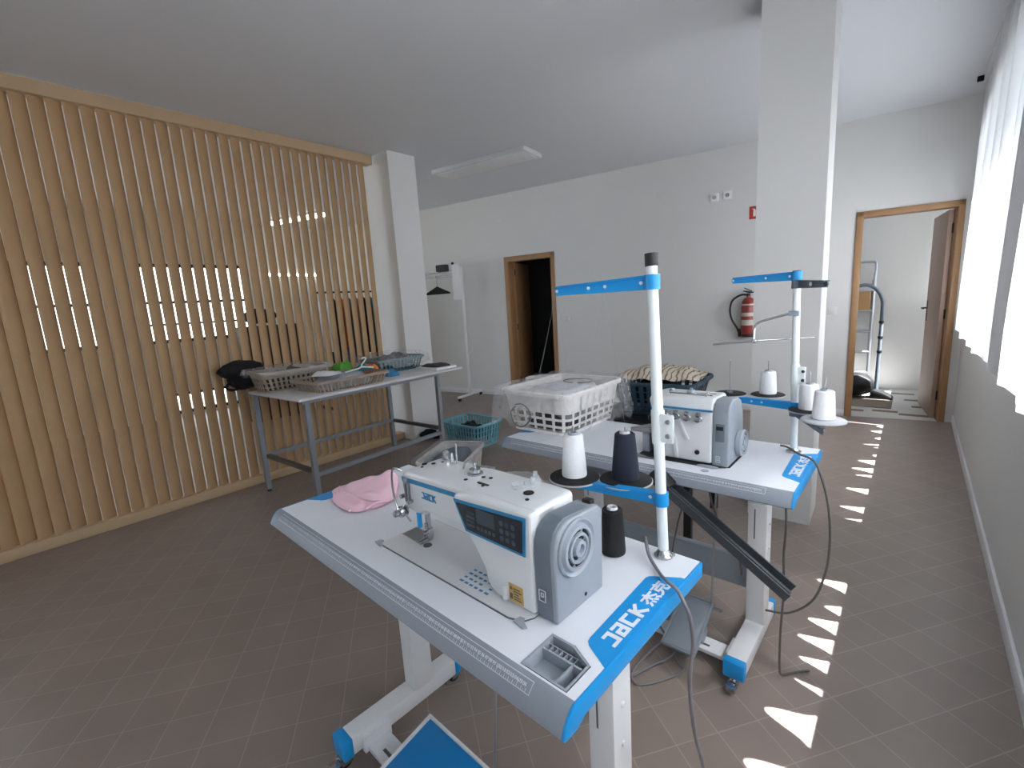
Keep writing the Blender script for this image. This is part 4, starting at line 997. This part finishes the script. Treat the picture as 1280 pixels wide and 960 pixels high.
# ------------------------------------------------------------------ cables
def cable(name, pts, r, m, label, F=WORLD, plug=False):
    t = thing(name, label, 'cable', pts[-1], F, 'cables hanging from the sewing tables')
    MB().tube(pts, r, 8, smooth=8).build('cord', m, t, ang=2)
    if plug:
        p = Vector(pts[plug]); MB().cyl(p + Vector((0, 0, .045)), p + Vector((0, 0, -.03)), .011, .008, seg=12).build('connector', m, t)
    return t
cable('power_cable', [(1.078, .474, TZ + .040), (1.105, .440, TZ + .016), (1.150, .40, TZ + .007), (1.185, .365, TZ + .017), (1.212, .356, TZ + .012), (1.229, .355, TZ - .014), (1.237, .364, TZ - .05), (1.238, .378, TZ - .12), (1.236, .366, TZ - .21), (1.234, .40, TZ - .36), (1.236, .45, TZ - .50), (1.24, .47, TZ - .62), (1.26, .48, .03), (1.32, .46, .0055), (1.45, .42, .0055)], .0042, 'cable', 'grey power cable draped over the blue lettered end to the floor', F1)
cable('power_cable', [(.80, .45, TZ - .05), (.79, .62, .60), (.78, .85, .35), (.80, 1.04, .14), (.85, 1.07, .05), (.93, 1.01, .010), (.955, .99, .0055), (.92, .90, .0055), (.86, .825, .0055), (.82, .85, .012), (.83, .96, .03), (.86, 1.05, .05), (.89, 1.07, .045), (.90, 1.02, .02), (.86, .93, .012), (.83, .86, .0055), (.80, .78, .0055)], .0042, 'cable', 'grey cable coiled in loose loops on the floor between the two sewing tables', F1)
cable('power_cable', [(1.085, .385, TZ + .026), (1.112, .362, TZ + .030), (1.150, .34, TZ + .018), (1.205, .30, TZ + .012), (1.235, .27, TZ - .03), (1.262, .25, TZ - .12), (1.275, .24, TZ - .25), (1.27, .22, TZ - .36), (1.24, .20, TZ - .47), (1.17, .20, TZ - .55), (1.09, .21, TZ - .58)], .004, 'cable_dark', 'dark cable curving off the overlock table beside its lettered end', F2)
cable('power_cable', [(1.160, .10, TZ - .052), (1.165, .10, .60), (1.160, .11, .48), (1.165, .11, .36), (1.160, .112, .20), (1.160, .113, .10), (1.161, .115, .04), (1.166, .125, .010), (1.185, .15, .006), (1.215, .185, .006), (1.24, .21, .006)], .004, 'cable_dark', 'dark cable with a connector hanging straight under the overlock table', F2, 3)
cable('power_cable', [(.90, .12, TZ - .052), (.905, .14, .62), (.935, .17, .50), (.985, .20, .40), (1.0, .21, .33), (1.0, .215, .30)], .004, 'cable_dark', 'dark cable running behind the slanting grey chute to the table leg', F2)
cable('power_cable', [(.855, .10, TZ - .052), (.84, .12, .66), (.78, .16, .52), (.74, .18, .34), (.73, .20, .22)], .0035, 'cable_dark', 'thin dark cable dangling behind the upper end of the chute', F2)

# ------------------------------------------------------------------ back wall fittings
def wplate(u, z_, s, label, cat, kind):
    t = thing(kind, label, cat, (u, -.001, z_), FW, 'wall plates on the back wall')
    MB().box((u - s, -.011, z_ - s), (u + s, 0, z_ + s), bev=.003).build('plate', 'socket_white' if cat == 'socket' else 'wall', t)
    if cat == 'socket':
        MB().lathe([(.022, -.0112), (.020, -.0118), (.019, -.010), (0, -.010)], (u, 0, z_), 'y', 24).build('socket_well', 'wheel_grey', t)
        MB().lathe([(.0035, -.0125), (.0035, -.0095)], (u - .010, 0, z_), 'y', 10).lathe([(.0035, -.0125), (.0035, -.0095)], (u + .010, 0, z_), 'y', 10).build('pin_hole', 'black_plastic', t)
    elif cat == 'switch':
        MB().box((u - s * .6, -.0145, z_ - s * .6), (u + s * .6, -.010, z_ + s * .6), bev=.002).build('rocker', 'wall', t)
    return t
wplate(-1.315, 2.436, .045, 'white wall socket high on the back wall, farther from the big pillar', 'socket', 'wall_socket')
wplate(-1.180, 2.440, .045, 'white wall socket high on the back wall, nearer the big pillar', 'socket', 'wall_socket')
wplate(-3.178, 1.146, .042, 'white light switch beside the dark doorway', 'switch', 'light_switch')
wplate(-.156, 1.12, .042, 'white light switch left of the bright open doorway', 'switch', 'light_switch')
for u, z_, lb in ((-4.19, 2.57, 'faint round blanking plate high on the wall on the rack side of the dark doorway'), (-3.257, 2.578, 'faint round blanking plate high on the wall just past the dark doorway'), (-1.918, 2.561, 'faint round blanking plate high on the wall left of the two sockets')):
    o = MB().lathe([(.042, 0), (.042, -.004), (.038, -.006), (0, -.006)], (0, 0, 0), 'y', 28).build('blanking_plate', 'wall'); o.matrix_world = FW @ Matrix.Translation((u, -.0005, z_)); tag(o, lb, 'wall plate', 'wall plates on the back wall')
sg = thing('fire_sign', 'red fire extinguisher sign on the back wall half hidden by the big pillar', 'sign', (-.90, -.001, 2.215), FW)
MB().box((-.957, -.004, 2.148), (-.815, -.001, 2.282)).build('board', 'sign_red', sg)
MB().box((-.918, -.0052, 2.175), (-.893, -.0038, 2.240)).prism([(-.915, 2.24), (-.896, 2.24), (-.900, 2.255), (-.911, 2.255)], -.0052, -.0038, 'y').prism([(-.93, 2.252), (-.925, 2.258), (-.905, 2.252), (-.905, 2.246)], -.0052, -.0038, 'y').prism([(-.880, 2.17), (-.835, 2.17), (-.842, 2.21), (-.848, 2.235), (-.856, 2.215), (-.866, 2.245), (-.872, 2.20)], -.0052, -.0038, 'y').build('pictogram', 'white_paint', sg)
fx = thing('fire_extinguisher', 'red fire extinguisher with black hose hanging on the back wall', 'fire extinguisher', (-.93, -.09, .87), FW)
c = (-.935, -.085, 0)
MB().lathe([(0, .872), (.055, .874), (.068, .885), (.070, .91), (.070, 1.22), (.064, 1.265), (.045, 1.295), (.022, 1.305), (.022, 1.325), (0, 1.325)], c, seg=32).build('cylinder', 'red', fx, ang=.7)
MB().lathe([(.0708, 1.00), (.0708, 1.06)], c, seg=32).lathe([(.0708, 1.10), (.0708, 1.14)], c, seg=32).lathe([(.0708, 1.22), (.0690, 1.235)], c, seg=32).build('label_band', 'label_pale', fx)
MB().lathe([(.070, .868), (.073, .872), (.073, .895), (.070, .90)], c, seg=32).build('base_ring', 'black_plastic', fx)
MB().cyl((c[0], c[1], 1.32), (c[0], c[1], 1.35), .018, seg=16).prism([(-.995, 1.375), (-.985, 1.383), (-.89, 1.365), (-.86, 1.385), (-.855, 1.377), (-.89, 1.352), (-.93, 1.352)], -.094, -.076, 'y').prism([(-.985, 1.41), (-.975, 1.415), (-.90, 1.375), (-.905, 1.368)], -.092, -.078, 'y').build('valve', 'black_plastic', fx)
MB().tube([(c[0] - .01, c[1], 1.335), (c[0] - .08, c[1] - .01, 1.335), (c[0] - .16, c[1] - .01, 1.28), (c[0] - .185, c[1] - .01, 1.18), (c[0] - .165, c[1] - .01, 1.07), (c[0] - .11, c[1] - .005, .97), (c[0] - .085, c[1], .90)], .011, 10, smooth=6).cyl((c[0] - .088, c[1], .96), (c[0] - .083, c[1], .87), .014, .017, seg=12).build('hose', 'black_plastic', fx)
MB().box((c[0] - .02, -.018, 1.24), (c[0] + .02, -.002, 1.30)).build('wall_hook', 'steel', fx)

# ceiling light
cl = thing('ceiling_light', 'unlit long white fluorescent fitting on the ceiling above the white rack', 'ceiling light', (-3.70, 4.01, CEIL), frame((0, 0, 0), 0))
Ml = Matrix.Translation((-3.70, 4.012, 0)) @ Matrix.Rotation(math.radians(7.5), 4, 'Z')
MB().box((-.62, -.185, CEIL - .046), (.62, .185, CEIL - .0005), Ml, bev=.006).build('housing', 'diffuser', cl)
MB().box((-.585, -.15, CEIL - .050), (.585, .15, CEIL - .044), Ml, bev=.002).build('diffuser', 'white_paint', cl)

# white rack / garment rail near the back wall
FR = frame((-5.10, 4.87, 0), 99)
rk = thing('garment_rack', 'white rolling garment rack standing behind the narrow pillar', 'rack', (0, 0, 0), FR)
rp = MB()
rp.box((-.016, -.016, .075), (.016, .016, 1.98), bev=.004); rp.build('post', 'white_paint', rk)
rp = MB().box((-.016, 1.10, .075), (.016, 1.13, 1.98), bev=.004); rp.build('post', 'white_paint', rk)
MB().box((-.02, .016, 1.50), (.02, .17, 2.02), bev=.02).build('end_board', 'white_paint', rk)
MB().box((-.30, -.02, .05), (.30, .02, .08), bev=.004).build('foot', 'white_paint', rk); MB().box((-.30, 1.10, .05), (.30, 1.14, .08), bev=.004).build('foot', 'white_paint', rk)
for y in (0, 1.12):
    for x in (-.27, .27): MB().lathe([(0, -.012), (.024, -.012), (.024, .012), (0, .012)], (x, y, .025), 'y', 16).build('caster', 'black_plastic', rk)
for z_ in (1.92, 1.86): MB().cyl((0, .016, z_), (0, 1.11, z_), .010, seg=12).build('rail', 'chrome', rk)
MB().ball((0, .15, 2.03), (.022, .022, .026), 2).build('end_knob', 'black_plastic', rk)
MB().tube([(.02, .13, 1.99), (.04, .10, 1.7), (.03, .03, 1.4), (.03, .03, .9), (.03, .03, .5), (.05, .05, .3)], .005, 6, smooth=5).build('cord', 'cable_dark', rk)
hg = MB().tube([(-.018, .48, 1.84), (-.018, .48, 1.868), (0, .48, 1.8745), (.018, .48, 1.86), (.016, .48, 1.83), (0, .48, 1.79), (0, .48, 1.72)], .003, 6, smooth=4).prism([(.24, 1.62), (.48, 1.72), (.72, 1.62), (.72, 1.60), (.24, 1.60)], -.01, .01, 'x')
single(hg, 'coat_hanger', 'cloth_dark', 'black coat hanger on the white rolling rack', 'hanger', (0, .44, 1.93), FR)
o = single(MB().box((-.05, .26, 1.9305), (.05, .44, 2.03), bev=.01), 'black_box', 'cloth_charcoal', 'small dark box perched on top of the white rolling rack', 'box', (0, .35, 1.93), FR)

# dark store room furniture
cbn = thing('cabinet', 'dark low cabinet inside the dim doorway', 'cabinet', (-3.35, 1.2, 0), FW)
MB().box((-3.70, .75, 0), (-2.92, 1.35, .95), bev=.004).build('carcass', 'dark_wood', cbn)
MB().box((-3.72, .73, .95), (-2.91, 1.37, .985), bev=.003).build('worktop', 'leg_dark', cbn)
for x in (-3.68, -3.30): MB().box((x, .735, .05), (x + .36, .752, .92), bev=.002).build('door', 'dark_wood', cbn)

# ------------------------------------------------------------------ corridor contents
ld = thing('step_ladder', 'aluminium step ladder leaning in the bright corridor behind the vacuum cleaner', 'ladder', (-.62, 7.45, 0))
for x in (-.85, -.40): MB().tube([(x, 7.36, .01), (x, 7.56, 1.50)], .016, 10).build('rail', 'aluminium', ld)
MB().tube([(-.85, 7.56, 1.48), (-.85, 7.585, 1.60), (-.80, 7.59, 1.64), (-.45, 7.59, 1.64), (-.40, 7.585, 1.60), (-.40, 7.56, 1.48)], .014, 10, smooth=4).build('top_hoop', 'aluminium', ld)
for k in range(5): MB().box((-.85, 7.35 + .035 * k, .24 + .26 * k), (-.40, 7.47 + .035 * k, .265 + .26 * k), bev=.004).build('tread', 'aluminium', ld)
for x in (-.83, -.42): MB().tube([(x, 7.66, .01), (x, 7.60, 1.42)], .012, 8).build('rear_leg', 'aluminium', ld)
single(MB().box((-.82, 7.43, 1.0455), (-.43, 7.57, 1.272), bev=.004), 'cardboard_box', 'cardboard', 'brown cardboard box on the step ladder in the corridor', 'box', (-.6, 7.5, 1.0455))
vc = thing('vacuum_cleaner', 'black vacuum cleaner with upright tube on the corridor floor', 'vacuum cleaner', (-.46, 6.95, 0))
MB().ball((-.50, 6.98, .168), (.20, .17, .14), 4, lambda n: 1 + .05 * noise.noise(n * 3)).lathe([(.09, -.02), (.09, .02)], (-.62, 6.80, .106), 'y', 20).build('canister', 'black_plastic', vc, ang=1)
MB().tube([(-.29, 7.02, .06), (-.285, 7.05, .6), (-.285, 7.08, 1.05), (-.30, 7.08, 1.20), (-.37, 7.06, 1.32), (-.46, 7.03, 1.36), (-.56, 7.0, 1.34)], .020, 12, smooth=6).build('wand', 'cover_grey_dark', vc)
MB().prism([(-.34, .0135), (-.12, .0135), (-.14, .045), (-.22, .09), (-.30, .12), (-.34, .10)], 6.90, 7.10, 'y', bev=.008).build('floor_head', 'black_plastic', vc)
for k in (.55, .72, .90): MB().lathe([(.024, 0), (.026, .015), (.024, .03)], (-.285, 7.05 + .06 * (k - .6), k), seg=14).build('clip', 'black_plastic', vc)
MB().box((-.95, 6.46, .003), (-.12, 7.12, .012), bev=.003).build('doormat', 'mat_grey')
tag(bpy.data.objects['doormat'], 'grey-brown doormat under the vacuum cleaner in the corridor', 'mat')
pt = MB(); random.seed(3)
for x, y_, l in ((-.28, 6.28, .22), (-.05, 6.19, .26), (.05, 6.62, .24), (-.18, 7.35, .25), (.20, 7.0, .2), (-.55, 6.22, .2), (-.02, 6.98, .15)): pt.box((x, y_, .0021), (x + l, y_ + .09, .0030))
pt.build('floor_corridor_strips', 'mat_grey', kind='structure')

# ------------------------------------------------------------------ beyond the slatted screen
gr = thing('clothes_rail', 'black clothes rail with hanging garments beyond the slatted screen', 'rack', (-6.6, 3.9, 0))
MB().cyl((-6.6, 3.35, 1.72), (-6.6, 4.62, 1.72), .014, seg=12).build('rail', 'black_plastic', gr)
for y in (3.35, 4.62):
    MB().cyl((-6.6, y, .03), (-6.6, y, 1.72), .014, seg=12).build('post', 'black_plastic', gr); MB().box((-6.85, y - .02, 0), (-6.35, y + .02, .03)).build('foot', 'black_plastic', gr)
cols = [('cloth_white', 'white'), ('cloth_dark', 'dark grey'), ('cloth_orange', 'orange'), ('cloth_denim', 'slate blue'), ('cloth_tan', 'tan'), ('cloth_black', 'black'), ('cloth_teal', 'teal'), ('cloth_charcoal', 'charcoal'), ('cloth_cream', 'cream')]
for k, (m, nm) in enumerate(cols):
    y = 3.46 + k * .128; random.seed(k); dz = random.uniform(-.25, .1)
    g_ = MB().grid(lambda u, v: (-6.6 + .21 * math.sin(2 * PI * u) * (.45 + .55 * min(1, v * 5)), y + .028 * math.cos(2 * PI * u) * (.5 + v) + .012 * math.sin(12 * u + 5 * v), 1.66 - (.85 - dz) * v - .05 * abs(math.sin(2 * PI * u)) * (1 if v < .05 else 0)), 28, 10, True)
    g_.tube([(-6.6, y, 1.655), (-6.578, y, 1.69), (-6.578, y, 1.735), (-6.6, y, 1.741), (-6.62, y, 1.73)], .003, 6, smooth=4)
    single(g_, 'hanging_garment', m, '%s garment hanging on the clothes rail beyond the slats' % nm, 'clothes', (-6.6, y, 1.70), group='garments on the clothes rail', ang=2)
cab = thing('display_cabinet', 'tall dark cabinet seen through the middle slats', 'cabinet', (-6.9, 2.75, 0))
MB().box((-7.2, 2.35, .0), (-6.7, 3.15, 1.30), bev=.004).build('carcass', 'dark_wood', cab)
for y in (2.36, 2.76): MB().box((-6.705, y, .06), (-6.688, y + .38, 1.26), bev=.002).build('door', 'dark_wood', cab)
for y in (2.71, 2.79): MB().cyl((-6.68, y, .7), (-6.68, y, .8), .006, seg=8).build('handle', 'steel', cab)
single(MB().ball((-6.95, 2.7, 1.432), (.18, .22, .10), 3, lambda n: 1 + .25 * noise.noise(n * 2.5)), 'dark_bundle', 'cloth_dark', 'dark cloth bundle on the tall cabinet beyond the slats', 'cloth', (-6.95, 2.7, 1.3), ang=1.5)
# lit batten lights in that room
lt = thing('ceiling_batten_light', 'lit white batten light on the ceiling beyond the slats', 'ceiling light', (-7.5, 3.62, CEIL))
Ml = Matrix.Translation((-7.45, 3.64, 0)) @ Matrix.Rotation(math.radians(17), 4, 'Z')
MB().box((-.60, -.06, CEIL - .03), (.60, .06, CEIL - .0005), Ml).build('base', 'white_paint', lt)
MB().box((-.59, -.045, CEIL - .075), (.59, .045, CEIL - .03), Ml, bev=.01).build('tube', 'lit_tube', lt)
lt = thing('wall_light', 'thin lit strip light on the street wall beyond the slats', 'wall light', (XL + .02, 3.9, 2.12))
MB().box((XL + .0005, 3.40, 2.10), (XL + .02, 4.45, 2.15)).build('base', 'white_paint', lt)
MB().box((XL + .02, 3.41, 2.105), (XL + .04, 4.44, 2.145), bev=.005).build('tube', 'lit_tube', lt)

# ------------------------------------------------------------------ light
wd = bpy.data.worlds.new('world'); bpy.context.scene.world = wd; wd.use_nodes = True
bgn = wd.node_tree.nodes['Background']; bgn.inputs[0].default_value = (.80, .91, 1., 1); bgn.inputs[1].default_value = 5.2
sun = bpy.data.lights.new('sun', 'SUN'); sun.energy = 42; sun.angle = .009; sun.color = (1, .985, .96)
so = bpy.data.objects.new('sun', sun); C.objects.link(so); so.rotation_euler = Vector((-.52, .02, -1)).to_track_quat('-Z', 'Y').to_euler()
def portal(name, loc, sx, sy, nrm):
    l = bpy.data.lights.new(name, 'AREA'); l.shape = 'RECTANGLE'; l.size = sx; l.size_y = sy; l.cycles.is_portal = True
    o = bpy.data.objects.new(name, l); C.objects.link(o); o.location = loc
    o.rotation_euler = Vector(nrm).to_track_quat('-Z', 'Y').to_euler()
for k, (a, b) in enumerate(WINR): portal('window_portal', (XR + .245, (a + b) / 2, (ZS + ZT) / 2), b - a, ZT - ZS, (-1, 0, 0))
for a, b, z0, z1 in GL: portal('shop_portal', (XL - .21, (a + b) / 2, (z0 + z1) / 2), b - a, z1 - z0, (1, 0, 0))

sc = bpy.context.scene
sc.view_settings.view_transform = 'Standard'; sc.view_settings.look = 'None'; sc.view_settings.gamma = 1; sc.view_settings.use_curve_mapping = False
sc.view_settings.exposure = 0.27
try:
    sc.cycles.use_denoising = True; sc.cycles.max_bounces = 10; sc.cycles.diffuse_bounces = 6; sc.cycles.transparent_max_bounces = 16; sc.cycles.caustics_reflective = False; sc.cycles.caustics_refractive = False
    sc.cycles.sample_clamp_indirect = 8
except Exception: pass
